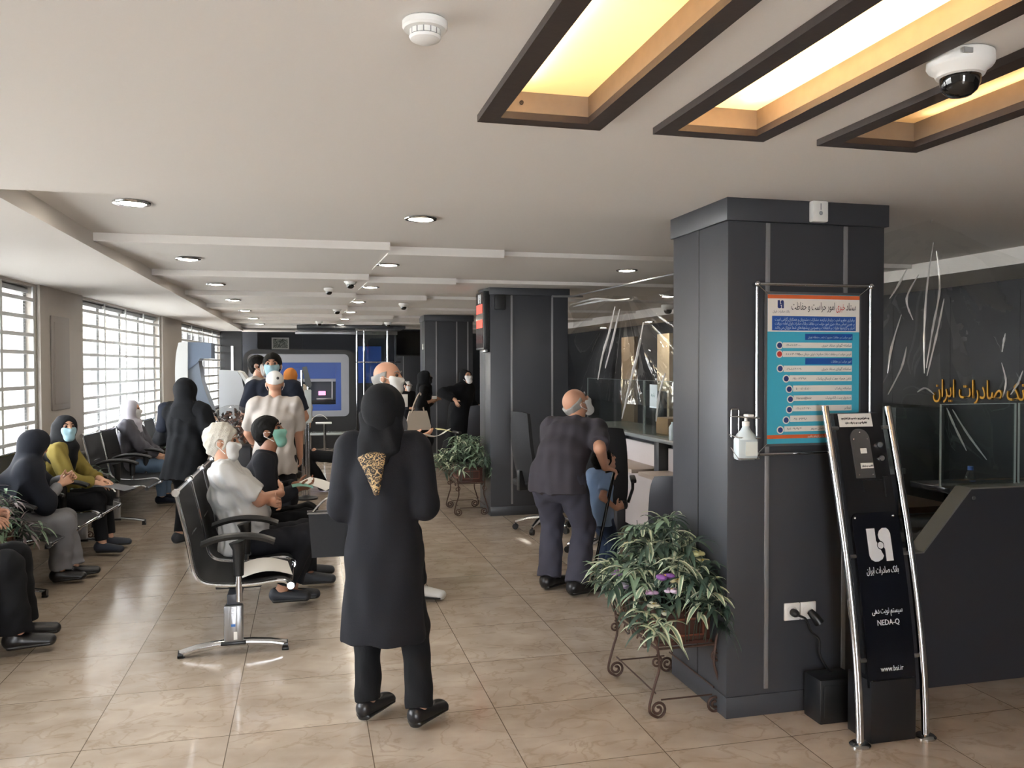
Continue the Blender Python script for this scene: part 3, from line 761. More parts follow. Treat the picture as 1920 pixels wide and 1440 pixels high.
# ================================================================== POSTER ON THE PILLAR
PY = 3.445
t = thing('framed_poster', 'blue information poster held in a chrome rod frame on the pillar', 'poster', (2.32, 3.467, 1.6))
def pp(x, y, z): return (x-2.32, y-3.467, z-1.6)
ax0, ax1, az0, az1 = 2.018, 2.622, 1.236, 2.026
q = MB()
for a, b in (((ax0, az0), (ax0, az1)), ((ax1, az0), (ax1, az1)), ((ax0, az1), (ax1, az1)), ((ax0, az0), (ax1, az0))):
    q.cyl(pp(a[0], 3.435, a[1]), pp(b[0], 3.435, b[1]), .0075, 12)
px0, px1, pz0, pz1 = 2.078, 2.568, 1.283, 1.982
for a, b in (((ax0, az0), (px0, pz0)), ((ax1, az0), (px1, pz0)), ((ax0, az1), (px0, pz1)), ((ax1, az1), (px1, pz1))):
    q.cyl(pp(a[0], 3.435, a[1]), pp(b[0], 3.445, b[1]), .003, 8)
q.build('rod_frame', CHROME, t)
for a in ((ax0, az0), (ax1, az0), (ax0, az1), (ax1, az1)):
    q = MB(); q.sph(pp(a[0], 3.433, a[1]), .015, 16); q.cyl(pp(a[0], 3.433, a[1]), pp(a[0], 3.467, a[1]), .009, 12); q.build('corner_ball', CHROME, t)
q = MB(); q.box(pp(px0-.012, 3.446, pz0-.012), pp(px1+.012, 3.456, pz1+.012), .002); q.build('backing', mat('grey poster edge', '55575a', .4), t)
SH = MB(); SH.box(pp(px0, 3.4445, pz0), pp(px1, 3.446, pz1)); sheet_ = SH.build('poster_sheet', mat('poster light blue', '45aecb', .35), t)
def prc(x0, y0, x1, y1, m, nm, lay=1):     # rectangle in the poster's own measure (0..645 across, 0..1033 down)
    k = (px1-px0)/645; kz = (pz1-pz0)/1033
    q = MB(); q.box(pp(px0+x0*k, 3.4445-.0006*lay, pz1-y0*kz), pp(px0+x1*k, 3.4448, pz1-y1*kz)); return q.build(nm, m, sheet_)
PO, PW, PB, PN = mat('poster orange', 'd9683a', .4), mat('poster white', 'e9e6e0', .4), mat('poster blue', '2456a5', .4), mat('poster navy', '2b3a78', .4)
PG = mat('poster grey print', '55606a', .5)
def ptx(body, xr, y, size, m, w, al='RIGHT', nm='print', lay=3):
    k = (px1-px0)/645; kz = (pz1-pz0)/1033
    o = pp(px0+xr*k, 3.4445-.0006*lay, pz1-y*kz)
    return text(nm, body, size*kz, m, sheet_, o, (1, 0, 0), (0, 0, 1), al, .0002, w*k if w else None)
prc(0, 3, 645, 30, PO, 'orange_band'); prc(0, 30, 645, 258, PW, 'header'); prc(0, 972, 645, 998, PO, 'orange_band')
prc(30, 150, 619, 250, PB, 'blue_block', 2)
k_ = (px1-px0)/645; kz_ = (pz1-pz0)/1033
LG = MB(); sh_logo(LG, px0+68*k_-2.32, pz1-98*kz_-1.6, 56*kz_, 3.4445-.0012-3.467, 3.4445-3.467); LG.build('logo', PN, sheet_)
ptx('بانک صادرات ایران', 150, 126, 22, PG, 115)
BLK = mat('poster black print', '2a2a2c', .5); RED = mat('poster red print', 'c03a34', .5); PT = mat('poster pale print', 'c9d6ea', .5)
ptx('ستاد', 618, 105, 74, BLK, 68, nm='title'); ptx('خبری', 540, 105, 74, RED, 62, nm='title'); ptx('امور حراست و حفاظت', 470, 105, 74, BLK, 305, nm='title')
for i, s in enumerate(('برقراری نظم و امنیت پایدار نیازمند مشارکت مشتریان و همکاران گرامی است', 'بر همین اساس ستاد خبری امور حراست و حفاظت بانک صادرات ایران آماده دریافت', 'اخبار و گزارشها نظرات و انتقادات و همچنین پیشنهادهای شما عزیزان می باشد')):
    ptx(s, 610, 182+28*i, 28, PT, 560)
prc(260, 271, 597, 315, PB, 'section_band'); ptx('امور حراست و حفاظت مدیریت شعب منطقه تهران', 590, 302, 22, PT, 310)
prc(262, 441, 595, 485, PB, 'section_band'); ptx('امور حراست و حفاظت', 588, 472, 24, PT, 145)
rows = [(106, 333, 371, 'سامانه گویای ستاد خبری', '۰۲۱-۵۵۵۳۰۰۰۰', 82, 353), (106, 393, 433, 'آدرس حراست و حفاظت بانک صادرات ایران خیابان سمیه', '۸۸۸۳۰۶۹۹', 82, 413),
        (112, 493, 536, 'سامانه گویای ستاد خبری', '۰۲۱-۸۸۳۰۶۰۹۰', 87, 513), (152, 560, 603, 'تلفن همراه جهت ارسال پیامک', '۰۹۱۰۰۳۳۹۸', 129, 583), (178, 631, 673, 'سامانه پیامک', '۱۰۰۰۵۰۵۵۰', 150, 656),
        (182, 700, 738, 'صندوق پست الکترونیک', 'Herasat@bsi.ir', 159, 726), (178, 770, 810, 'نمابر', '۰۲۱-۸۸۳۰۶۷۰۰', 152, 798), (158, 840, 883, 'سامانه پیام رسان', '۰۹۱۰۰۳۳۹۸', 130, 870), (118, 913, 950, 'تهران خیابان سمیه ساختمان سپهر', '۱۵۹۹۶', 90, 938)]
for x0, y0, y1, a, b, cx, cy in rows:
    prc(x0, y0, 593, y1, PW, 'row_band')
    ptx(a, 587, y1-12, 24, PG, min(380, 9.5*len(a))); ptx(b, x0+18, y1-12, 22, PG, 100 if len(b) < 12 else 105, 'LEFT')
    q = MB(); q.lathe([(24*k_, -.0012), (24*k_, .0)], pp(px0+cx*k_, 3.4442, pz1-cy*kz_), 20, 'y'); o = q.build('round_icon', PW, sheet_)
    q = MB(); q.lathe([(17*k_, -.0018), (17*k_, .0)], pp(px0+cx*k_, 3.4442, pz1-cy*kz_), 16, 'y'); q.build('icon_disc', PN if cy != 413 else RED, o)
ptx('با ما در ارتباط باشید', 410, 992, 20, PW, 130)

# hand sanitiser in its wire bracket; alarm
t = thing('wire_bracket', 'chrome wire bracket holding the hand sanitiser on the pillar', 'bracket', (1.955, 3.467, 1.3))
q = MB(); q.tube([(-.055, -.01, .02), (-.055, -.01, .14), (-.052, -.01, .148), (-.02, -.01, .148), (-.017, -.01, .14), (-.017, -.01, .02)], .0028, 8)
q.tube([(-.06, -.01, .115), (-.055, -.06, .115), (.052, -.075, .108), (.06, -.02, .113), (-.06, -.01, .115)], .0028, 8); q.tube([(-.062, -.01, .03), (-.06, -.082, .022), (.052, -.085, .018), (.055, -.01, .024)], .0028, 8)
q.tube([(-.055, -.01, -.03), (-.055, -.08, -.075), (.05, -.08, -.078), (.05, -.01, -.03)], .0028, 8); q.build('wire', CHROME, t)
t = thing('sanitizer_bottle', 'milky hand sanitiser pump bottle in the wire bracket on the pillar', 'bottle', (1.955, 3.415, 1.217))
q = MB(); q.box((-.056, -.028, 0), (.046, .028, .105), .014); q.sheet(lambda u, v: ((-.052+.045*v)*(1-u)+(.044-.038*v)*u, -.026+.012*v, .10+.04*v), 4, 4)
q.lathe([(.05, .095), (.043, .115), (.024, .135), (.016, .15), (.016, .158)], (-.004, 0, 0), 20); q.build('bottle', mat('milky plastic', 'c9d6da', .3), t)
q = MB(); q.box((-.02, -.0295, .02), (.04, -.028, .085)); q.build('bottle_label', mat('pale label', 'e4ece8', .5), t)
q = MB(); q.lathe([(.017, .155), (.017, .175), (.007, .178), (.006, .20)], (-.004, 0, 0), 16); q.box((-.012, -.035, .198), (.02, .01, .210), .004); q.build('pump', WPLAST, t)
t = thing('alarm_box', 'small white alarm box on the pillar cap', 'alarm', (2.298, 3.455, 2.322))
q = MB(); q.box((0, -.035, 0), (.082, 0, .098), .006); q.build('case', WPLAST, t)
q = MB(); q.lathe([(.010, -.0365), (.008, -.038)], (.041, 0, .04), 14, 'y'); q.box((.039, -.0365, .055), (.043, -.035, .085)); q.build('lens', mat('grey lens', '8b9094', .3), t)

# ================================================================== COUNTERS
t = thing('reception_counter', 'charcoal reception counter with a sloped notch, right of the ticket stand', 'counter', (2.73, 3.55, 0))
prof = [(0, 0), (3.3, 0), (3.3, 1.014), (.585, 1.014), (.30, .70), (0, .70)]
q = MB(); q.prism([(a, b) for a, b in prof], 0, .02, 'xz'); q.build('front_panel', mat('charcoal counter front', '34353a', .38, bump=.03, bscale=120), t)
q = MB(); q.prism([(0, .695), (.302, .695), (.587, 1.009), (3.3, 1.009), (3.3, 1.017), (.583, 1.017), (.298, .703), (0, .703)], -.003, .10, 'xz'); q.build('edge_trim', mat('grey metal edging', '8f8f88', .4, .5), t)
q = MB(); q.prism([(0, 0), (3.3, 0), (3.3, 1.01), (.585, 1.01), (.30, .696), (0, .696)], .02, .10, 'xz'); q.build('carcass', DARKER, t)
q = MB(); q.box((0, .10, .70), (3.3, .75, .735), .003); q.box((.55, .10, .97), (3.3, .40, 1.0), .003); q.build('worktop', mat('dark worktop', '232427', .15), t)
q = MB(); q.lathe([(.012, -.004), (.010, -.008), (.003, -.009)], (.60, -.0, .965), 14, 'y'); q.build('stud', STEEL, t)
def pane(name, label, a, b, m=SCREENGLASS, edge=True):
    t = thing(name, label, 'glass screen', a)
    s = Vector(b)-Vector(a); q = MB(); q.box((0, 0, 0), (s.x if s.x else .008, s.y if s.y else .008, s.z)); q.build('glass', m, t)
    if edge:
        e = .004; q = MB(); X, Y, Z = (s.x or .008), (s.y or .008), s.z
        q.box((0, -.001, Z-e), (X, Y+.001, Z)); 
        if s.x: q.box((0, -.001, 0), (e, Y+.001, Z)); q.box((X-e, -.001, 0), (X, Y+.001, Z))
        else: q.box((-.001, 0, 0), (X+.001, e, Z)); q.box((-.001, Y-e, 0), (X+.001, Y, Z))
        q.build('polished_edge', mat('pale glass edge', '9aa5a2', .3), t)
    return t
pane('glass_screen', 'clear glass screen standing on the reception counter', (3.19, 3.62, 1.017), (3.665, 3.62, 1.447))
pane('glass_screen', 'second glass screen farther right on the reception counter', (3.685, 3.62, 1.017), (4.6, 3.62, 1.447))
t = thing('water_bottle', 'clear water bottle with a blue cap on the reception counter', 'bottle', (3.75, 4.02, 1.0))
BOTG = clear('bottle plastic', (.85, .92, .95), .08, .05)
q = MB(); q.lathe([(.03, -.264), (.033, -.25), (.033, -.02), (.030, .0), (.018, .028), (.013, .034), (.013, .04)], n=20); q.build('bottle', BOTG, t)
q = MB(); q.lathe([(.0155, .038), (.0155, .058), (.013, .06)], n=16); q.build('cap', mat('blue cap', '3c62a8', .4), t)
q = MB(); q.box((3.0, 4.0, .735), (3.10, 4.06, .80), .004); tag(q.build('card_reader', mat('pale grey device', 'b7babc', .4)), 'small pale device on the low part of the reception desk', 'device')
# teller counter along the hall
t = thing('teller_counter', 'white fronted teller counter running between the pillars', 'counter', (2.99, 4.3, 0))
WFR = mat('off white laminate', 'ddd5d3', .35)
q = MB(); q.box((-.05, 0, .985), (.55, 4.5, 1.02), .004); q.build('worktop', mat('grey stone worktop', '8d9293', .2), t)
q = MB(); q.box((.10, 0, .0), (.50, 4.5, .985)); q.build('carcass', DARK, t)
for k, (a, b) in enumerate(((.25, 1.30), (1.42, 2.35), (2.50, 3.35), (3.48, 4.4))):
    q = MB(); q.box((.06, a, .10), (.10, b, .93), .004); q.build('front_panel', WFR, t)
for a in (.12, 1.36, 2.42, 3.41):
    q = MB(); q.box((-.02, a-.05, 0), (.10, a+.05, .985), .003); q.build('divider', DARK, t)
q = MB(); q.box((-.22, .25, .70), (.06, 1.30, .735), .003); q.box((-.22, 1.42, .70), (.06, 2.35, .735), .003); q.box((-.22, 2.5, .70), (.06, 3.35, .735), .003); q.build('shelf', mat('beige shelf', 'c9b8aa', .35), t)
for k, (a, b) in enumerate(((4.35, 5.72), (5.75, 7.1), (7.13, 8.7))):
    pane('glass_screen', ('nearest', 'middle', 'farthest')[k]+' glass screen on the teller counter', (3.02, a, 1.02), (3.02, b, 1.515))
for k, (y, z, w_, h_, lb) in enumerate(((6.95, 1.27, .15, .21, 'paper notice taped on the teller glass, higher one'), (6.36, 1.17, .13, .16, 'paper notice taped on the teller glass, lower nearer one'))):
    q = MB(); q.box((3.012, y-w_, z), (3.016, y+w_*.1, z+h_)); o = q.build('notice', mat('pale blue paper', 'd4e0e4', .7)); tag(o, lb, 'notice', 'notices on the teller glass')
    if k == 0: text('notice_text', 'باجه', .05, mat('green print', '4c7f80', .6), o, (3.011, y-.02, z+.10), (0, -1, 0), (0, 0, 1), 'LEFT', .0003)
t = thing('sanitizer_bottle', 'white bottle standing on the near end of the teller counter', 'bottle', (2.985, 6.42, 1.02))
q = MB(); q.lathe([(.03, 0), (.032, .01), (.032, .11), (.02, .13), (.012, .14), (.012, .155)], n=18); q.build('bottle', mat('milky plastic', 'c9d6da', .3), t)
t = thing('wooden_box', 'light wooden box behind the teller glass', 'box', (3.16, 6.9, 1.02))
q = MB(); q.box((0, 0, 0), (.18, .26, .15), .006); q.build('body', mat('light wood', 'b98d63', .5, var=.12, vscale=14), t)
for k, (y, lb) in enumerate(((5.0, 'nearest computer monitor behind the tellers'), (6.6, 'middle computer monitor behind the tellers'), (8.2, 'farthest computer monitor behind the tellers'))):
    m_ = thing('monitor', lb, 'monitor', (3.62, y, 0), group='monitors behind the tellers')
    q = MB(); q.box((-.02, -.24, 1.08), (.02, .24, 1.38), .008); q.build('screen', BPLAST, m_)
    q = MB(); q.box((-.02, -.03, .76), (.02, .03, 1.1)); q.box((-.09, -.11, .76), (.09, .11, .775)); q.build('stand', BPLAST, m_)
q = MB(); q.box((3.56, 4.4, .72), (4.0, 8.8, .76), .004); q.box((3.56, 4.4, 0), (3.60, 8.8, .72)); tag(q.build('desk', mat('office desk', '6b5a4a', .5)), 'long desk behind the teller counter', 'desk')
for k, y in enumerate((7.6, 10.4)):
    q = MB(); q.box((5.4, y-.9, 0), (5.95, y+.9, 1.25), .01); tag(q.build('cabinet', mat('grey office cabinet', '54585a', .5)), ('near', 'far')[k]+' low cabinet against the dark wall behind the tellers', 'cabinet')
GOLD = mat('gold lettering', 'c8922f', .35, .6)
g_ = thing('gold_sign', 'gold calligraphy sign on the dark wall behind the reception film', 'sign', (5.99, 6.9, 1.34))
text('lettering', 'بانک صادرات ایران', .24, GOLD, g_, (0, 0, 0), (0, -1, 0), (0, 0, 1), 'LEFT', .008, 1.15)
# clear films
def film(name, label, hang, fn, m=FILM):
    q = MB(); q.sheet(fn, 70, 70); o = q.build(name, m, fix=False, smooth=180); tag(o, label, 'plastic film'); return o
def f1(u, v):
    x, z = 2.73+1.75*u, 1.03+1.27*v
    hx, hz = 3.21, 2.36
    z += (.12-.30*abs(x-hx))*v
    a = math.atan2(z-hz, x-hx); r = math.hypot(x-hx, z-hz)
    y = 3.75+.05*(abs(math.sin(a*8+1.3*math.sin(a*5)))**.5-.6)*min(1, r*1.2)*(.4+.6*v)+.02*math.sin(x*7+z*3)+.012*math.sin(z*21+x*9)*(1-v)
    return (x, y, z)
FR = film('plastic_film', 'crumpled clear plastic film hanging over the reception counter', 0, f1)
def f2(u, v):
    y, z = 4.2+4.55*u, 1.30+1.0*v
    hy, hz = 7.3, 2.40
    z += .05*math.sin(u*PI*3)*v
    a = math.atan2(z-hz, (y-hy)*.5); r = math.hypot(z-hz, y-hy)
    return (2.86+.03*math.sin(a*13)*min(1, r)+.02*math.sin(y*3+z*2), y, z)
FT = film('plastic_film', 'long clear plastic film hanging above the teller counter', 0, f2)
def glint_mat():
    m = bpy.data.materials.new('painted film glint'); m.use_nodes = True
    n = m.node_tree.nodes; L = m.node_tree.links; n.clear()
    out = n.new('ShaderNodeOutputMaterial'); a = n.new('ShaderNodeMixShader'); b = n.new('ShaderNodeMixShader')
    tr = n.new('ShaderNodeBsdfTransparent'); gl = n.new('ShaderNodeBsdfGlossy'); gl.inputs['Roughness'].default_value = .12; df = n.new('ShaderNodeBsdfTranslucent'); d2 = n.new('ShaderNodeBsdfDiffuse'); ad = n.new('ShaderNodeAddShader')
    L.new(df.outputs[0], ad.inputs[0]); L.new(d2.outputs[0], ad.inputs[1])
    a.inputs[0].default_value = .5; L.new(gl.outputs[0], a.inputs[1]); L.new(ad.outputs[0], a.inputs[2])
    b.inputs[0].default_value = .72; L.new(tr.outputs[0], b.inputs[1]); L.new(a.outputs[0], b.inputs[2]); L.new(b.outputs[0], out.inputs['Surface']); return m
GLINT = glint_mat()  # whitish ribbons standing in for light caught on the folds of the film
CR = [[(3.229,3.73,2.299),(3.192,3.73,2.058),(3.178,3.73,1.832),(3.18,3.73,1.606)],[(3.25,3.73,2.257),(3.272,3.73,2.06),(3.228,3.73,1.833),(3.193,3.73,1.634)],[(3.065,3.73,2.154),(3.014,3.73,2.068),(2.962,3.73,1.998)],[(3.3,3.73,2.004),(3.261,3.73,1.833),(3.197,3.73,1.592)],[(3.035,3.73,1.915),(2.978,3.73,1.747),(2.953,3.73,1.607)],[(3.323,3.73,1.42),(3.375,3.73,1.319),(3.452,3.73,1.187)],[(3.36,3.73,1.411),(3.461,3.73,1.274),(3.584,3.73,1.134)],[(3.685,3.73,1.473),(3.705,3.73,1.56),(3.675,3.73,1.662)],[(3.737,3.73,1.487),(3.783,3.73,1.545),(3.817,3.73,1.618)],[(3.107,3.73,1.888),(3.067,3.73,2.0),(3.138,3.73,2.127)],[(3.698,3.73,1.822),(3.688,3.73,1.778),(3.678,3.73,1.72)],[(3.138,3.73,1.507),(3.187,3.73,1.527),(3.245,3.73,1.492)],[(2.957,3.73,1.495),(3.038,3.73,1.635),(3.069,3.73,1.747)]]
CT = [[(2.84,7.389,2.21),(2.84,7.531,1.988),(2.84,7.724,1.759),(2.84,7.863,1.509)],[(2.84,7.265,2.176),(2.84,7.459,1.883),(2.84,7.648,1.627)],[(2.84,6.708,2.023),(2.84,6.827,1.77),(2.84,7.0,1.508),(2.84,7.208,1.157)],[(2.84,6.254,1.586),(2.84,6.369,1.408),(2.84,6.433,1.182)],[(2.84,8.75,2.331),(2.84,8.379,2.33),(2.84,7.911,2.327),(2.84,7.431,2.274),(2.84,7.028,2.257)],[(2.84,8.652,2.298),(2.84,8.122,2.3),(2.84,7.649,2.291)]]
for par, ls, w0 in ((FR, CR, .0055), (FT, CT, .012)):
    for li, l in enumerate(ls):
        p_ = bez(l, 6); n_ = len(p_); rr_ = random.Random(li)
        q = MB(); q.tube([tuple(p) for p in p_], [w0*(.25+.9*math.sin(PI*(i+.6)/(n_+.2))*rr_.uniform(.5, 1.1)) for i in range(n_)], 6); q.build('crease_glint', GLINT, par)
q = MB(); q.tube([(3.215, 3.74, 2.40), (3.23, 3.74, CZ)], .0018, 6); q.tube([(3.9, 3.74, 2.2), (3.95, 3.74, CZ)], .0018, 6); q.tube([(2.8, 3.75, 2.3), (2.8, 3.75, CZ)], .0018, 6); tag(q.build('hanging_string', WPLAST), 'thin strings holding the reception film to the ceiling', 'string')
q = MB(); q.cyl((2.64, 8.80, 2.42), (3.0, 8.80, 2.425), .012, 8); q.cyl((2.86, 4.3, 2.36), (2.86, 8.8, 2.42), .008, 8); tag(q.build('film_rail', ALU), 'thin aluminium rail carrying the teller film at the second pillar', 'rail')

# ================================================================== OFFICE CHAIRS
FAB = mat('black office fabric', '17181c', .7, bump=.1, bscale=200)
GRF = mat('charcoal chair shell', '2c2e35', .5)
def office_chair(loc, rz, label, bw=.46, bh=.62, bz=.48, m=FAB, base=CHROME, arms=True):
    t = thing('office_chair', label, 'chair', loc, rz, 'office chairs at the counter')
    q = MB(); q.box((-.24, -.24, .44), (.24, .24, .52), .03); q.build('seat', m, t)
    q = MB()
    def bk(u, v):
        w = bw/2*(1-.12*(2*v-1)**4) * (1-.10*v)
        return ((2*u-1)*w, -.235-.10*v-.03*math.sin(PI*v)+.05*(2*u-1)**2, bz+bh*(v-.02*(2*u-1)**4*(1 if v > .5 else 0)))
    q.sheet(bk, 12, 14, .055); q.build('backrest', m, t)
    q = MB(); q.box((-.03, -.30, .42), (.03, -.2, .62), .008); q.cyl((0, 0, .12), (0, 0, .44), .028, 14); q.build('column', BPLAST, t)
    q = MB()
    for k in range(5):
        a = 2*PI*k/5+.3; q.tube([(0, 0, .13), (.16*math.cos(a), .16*math.sin(a), .115), (.29*math.cos(a), .29*math.sin(a), .075)], [.028, .022, .015], 8)
    q.build('star_base', base, t)
    for k in range(5):
        a = 2*PI*k/5+.3; x, y = .29*math.cos(a), .29*math.sin(a)
        q = MB(); q.cyl((x-.018*math.sin(a), y+.018*math.cos(a), .03), (x+.018*math.sin(a), y-.018*math.cos(a), .03), .03, 14); q.cyl((x, y, .03), (x, y, .075), .008, 8); q.build('caster', BPLAST, t)
    if arms:
        for s in (-1, 1):
            q = MB(); q.tube([(s*.25, .05, .46), (s*.29, .05, .58), (s*.29, .04, .66)], .014, 8); q.box((s*.29-.025, -.15, .655), (s*.29+.025, .14, .69), .012); q.build('armrest', BPLAST, t)
    return t
office_chair((2.30, 7.95, 0), math.radians(-75), 'tall black office chair with chrome casters left of the bending man', .40, .72)
office_chair((2.45, 6.75, 0), math.radians(-20), 'big black office chair behind the boy at the counter', .50, .66)
office_chair((2.66, 5.55, 0), math.radians(-25), 'low charcoal chair half hidden by the nearest pillar', .50, .42, .46, GRF, STEEL, False)
office_chair((2.42, 12.05, 0), math.radians(10), 'grey backed office chair in front of the woman with the white mask', .46, .62, .46, GRF)

# ================================================================== THINGS ON THE PILLARS
t = thing('queue_display', 'tall queue number display with red digits on the second pillar', 'display', (1.944, 8.84, 1.83))
q = MB(); q.box((-.07, 0, 0), (0, .42, .64), .006); q.build('case', NEARBLACK, t)
q = MB(); q.box((-.074, .02, .02), (-.07, .40, .62)); fc = q.build('face', mat('display glass face', '2b2427', .15), t)
for z0, z1, m in ((.40, .50, emit('red digits', 'd8402f', 1.0)), (.24, .33, emit('red digits', 'd8402f', 1.0)), (.07, .15, mat('dark red window', '4a1820', .2))):
    q = MB(); q.box((-.076, .05, z0), (-.074, .37, z1)); q.build('digit_window', m, fc)
LG = MB(); sh_logo(LG, 0, 0, .12, 0, .002); LG.v = [(-.0765-y, .26-x*1.4, .51+z*.85) for x, y, z in LG.v]; LG.build('logo', LETW, fc)
q = MB(); q.box((-.055, .02, -.03), (-.02, .2, .0), .004); q.build('bracket', STEEL, t)
q = MB(); q.box((1.99, 8.76, 2.265), (2.105, 8.826, 2.425), .012); o = q.build('wall_speaker', mat('black speaker', '141517', .5)); tag(o, 'small black speaker on the front of the second pillar', 'speaker')
t = thing('television', 'black television mounted on the farthest pillar', 'television', (2.36, 19.36, 1.88))
q = MB(); q.box((-.36, -.05, 0), (.33, 0, .60), .008); q.build('case', BPLAST, t)
q = MB(); q.box((-.34, -.054, .03), (.31, -.05, .58)); q.build('screen', mat('black screen', '0d0e10', .12), t)
q = MB(); q.box((-.02, 0, .2), (.02, .04, .4)); q.build('wall_mount', BPLAST, t)
q = MB(); q.box((1.935, 14.2, 1.93), (1.953, 14.28, 2.03), .006); tag(q.build('wall_sensor', WPLAST), 'small white sensor on the side of the third pillar', 'sensor')

# ================================================================== FAR END
t = thing('cash_machine_bay', 'black framed cash machine bay with a grey and blue surround', 'cash machine', (-.13, 17.0, 0))
def bp(x): return x+.13
x0, x1, z0, z1 = -1.225, .965, .30, 1.985
def ring_prism(o, i, y0, y1, q):
    n = len(o)
    vs = [(p[0], y0, p[1]) for p in o]+[(p[0], y0, p[1]) for p in i]+[(p[0], y1, p[1]) for p in o]+[(p[0], y1, p[1]) for p in i]
    fs = []
    for k in range(n):
        j = (k+1) % n
        fs += [(k, j, n+j, n+k), (2*n+k, 3*n+k, 3*n+j, 2*n+j), (k, 2*n+k, 2*n+j, j), (n+k, n+j, 3*n+j, 3*n+k)]
    q.add(vs, fs)
A0 = rounded(bp(x0), bp(x1), z0, z1, .22); A1 = rounded(bp(-1.14), bp(.82), .64, 1.895, .10)
q = MB(); ring_prism(A0, A1, 0, .5, q); q.build('frame', NEARBLACK, t)
B0 = rounded(bp(-1.14), bp(.82), .64, 1.895, .10); B1 = rounded(bp(-.90), bp(.665), .755, 1.725, .01)
q = MB(); ring_prism(B0, B1, .03, .08, q); q.build('surround', mat('silver grey surround', '94969c', .4), t)
C1 = rounded(bp(-.80), bp(.56), .88, 1.64, .01)
q = MB(); ring_prism(B1, C1, .06, .10, q); q.build('blue_band', mat('cobalt blue panel', '345092', .35), t)
q = MB(); q.box((bp(-.80), .10, 1.40), (bp(.56), .16, 1.64)); q.build('header_panel', mat('cobalt blue panel', '345092', .35), t)
q = MB(); q.box((bp(-.80), .12, 1.34), (bp(.56), .2, 1.42)); q.build('grey_ledge', mat('silver grey surround', '94969c', .4), t)
q = MB(); q.box((bp(-.80), .35, .88), (bp(.56), .45, 1.40)); q.build('machine_face', mat('dark cash machine face', '2b313b', .3), t)
q = MB(); q.box((bp(-.80), .1, .86), (bp(.56), .35, .96), .01); q.build('keyboard_shelf', NEARBLACK, t)
q = MB(); q.box((bp(.22), .28, 1.06), (bp(.36), .35, 1.14)); q.build('screen', emit('pink screen', 'e79acb', 1.2), t)
q = MB(); q.box((bp(.18), .22, .97), (bp(.5), .32, 1.0), .004); q.box((bp(.48), .2, .97), (bp(.50), .33, 1.35)); q.build('tray', STEEL, t)
q = MB(); q.box((bp(x0)+.1, .02, 0), (bp(x1)-.1, .5, z0+.02)); q.build('plinth', NEARBLACK, t)
t = thing('glass_entrance', 'chrome framed glass doorway right of the cash machine bay', 'doorway', (1.05, 17.8, 0))
q = MB()
for x in (-.02, .13, .62): q.cyl((x, 0, 0), (x, 0, 2.42), .02, 10)
q.box((-.04, -.02, 2.40), (.9, .02, 2.45)); q.box((-.04, -.015, 1.72), (.9, .015, 1.75)); q.build('frame', CHROME, t)
q = MB(); q.box((.13, -.004, .05), (.62, .004, 2.40)); q.build('glass', SCREENGLASS, t)
for k, (z0_, z1_) in enumerate(((1.72, 2.12), (1.25, 1.72))):
    q = MB(); q.box((1.15, 19.9, z0_), (1.72, 19.95, z1_)); q.box((1.42, 19.89, z0_), (1.44, 19.9, z1_))
    tag(q.build('blue_board', mat('deep blue board', '2b4f9e', .4)), ('upper', 'lower')[k]+' blue board seen through the far glass doorway', 'board')
q = MB(); q.box((1.1, 19.9, 0), (1.9, 19.94, 1.25)); tag(q.build('door_panel', mat('charcoal door panel', '2b2d31', .5)), 'dark door panel below the blue boards', 'door')
t = thing('picture_frame', 'small black and white picture on the navy wall above the cash machine bay', 'picture', (-.62, 20.58, 2.2))
q = MB(); q.box((-.2, -.01, -.14), (.2, .015, .14)); q.build('frame', mat('pale picture frame', 'c9cbc8', .5), t)
q = MB(); q.box((-.17, -.014, -.11), (.17, -.01, .11)); q.build('print', scarf_pattern('grey photo print', '4d5450', 'a9aca6', 9), t)
# terminals at the left
t = thing('information_terminal', 'white and blue grey terminal with an overhanging hood by the third window', 'terminal', (-1.4, 11.5, 0))
WT = mat('white terminal side', 'cfd2d1', .4); BT = mat('blue grey hood', '6b7a90', .4)
arc_ = bez([(-.19, .0, 1.955), (-.222, 0, 1.80), (-.235, 0, 1.55), (-.22, 0, 1.2), (-.18, 0, .6), (-.16, 0, 0)], 6)
poly = [(p.x, p.z) for p in arc_]+[(-.02, 0), (-.07, 1.2), (-.085, 1.55), (-.08, 1.97)]
q = MB(); q.prism(poly, -.25, .25, 'xz'); q.build('side_shell', WT, t)
q = MB(); q.prism([(-.08, 1.965), (.20, 1.955), (.20, 1.755), (.06, 1.755), (.03, 1.7), (-.085, 1.6)], -.22, .22, 'xz'); q.build('hood', BT, t)
q = MB(); q.prism([(-.085, 1.62), (.04, 1.73), (.08, 1.45), (.18, 1.15), (.25, .95), (.25, .86), (.08, .80), (.08, 0), (-.03, 0), (-.07, 1.2)], -.2, .2, 'xz'); q.build('body', mat('grey blue terminal body', '7b8796', .4), t)
t = thing('self_service_terminal', 'pale grey self service terminal behind the group of standing men', 'terminal', (-1.0, 12.5, 0))
q = MB(); q.prism([(-.20, 0), (.24, 0), (.24, 1.15), (.14, 1.30), (.10, 1.50), (.04, 1.585), (-.20, 1.60)], -.3, .3, 'xz'); q.build('body', mat('pale grey casing', 'c3c7cb', .4), t)
q = MB(); q.prism([(.04, 1.59), (.10, 1.57), (.17, 1.47), (.22, 1.30), (.19, 1.28), (.13, 1.45), (.08, 1.54)], -.32, .32, 'xz'); q.build('white_edge', WHITEM, t)
q = MB(); q.prism([(.16, 1.08), (.30, 1.30), (.33, 1.28), (.26, 1.06)], -.2, .2, 'xz'); q.build('keypad', mat('grey keypad', '8c8e8f', .4), t)
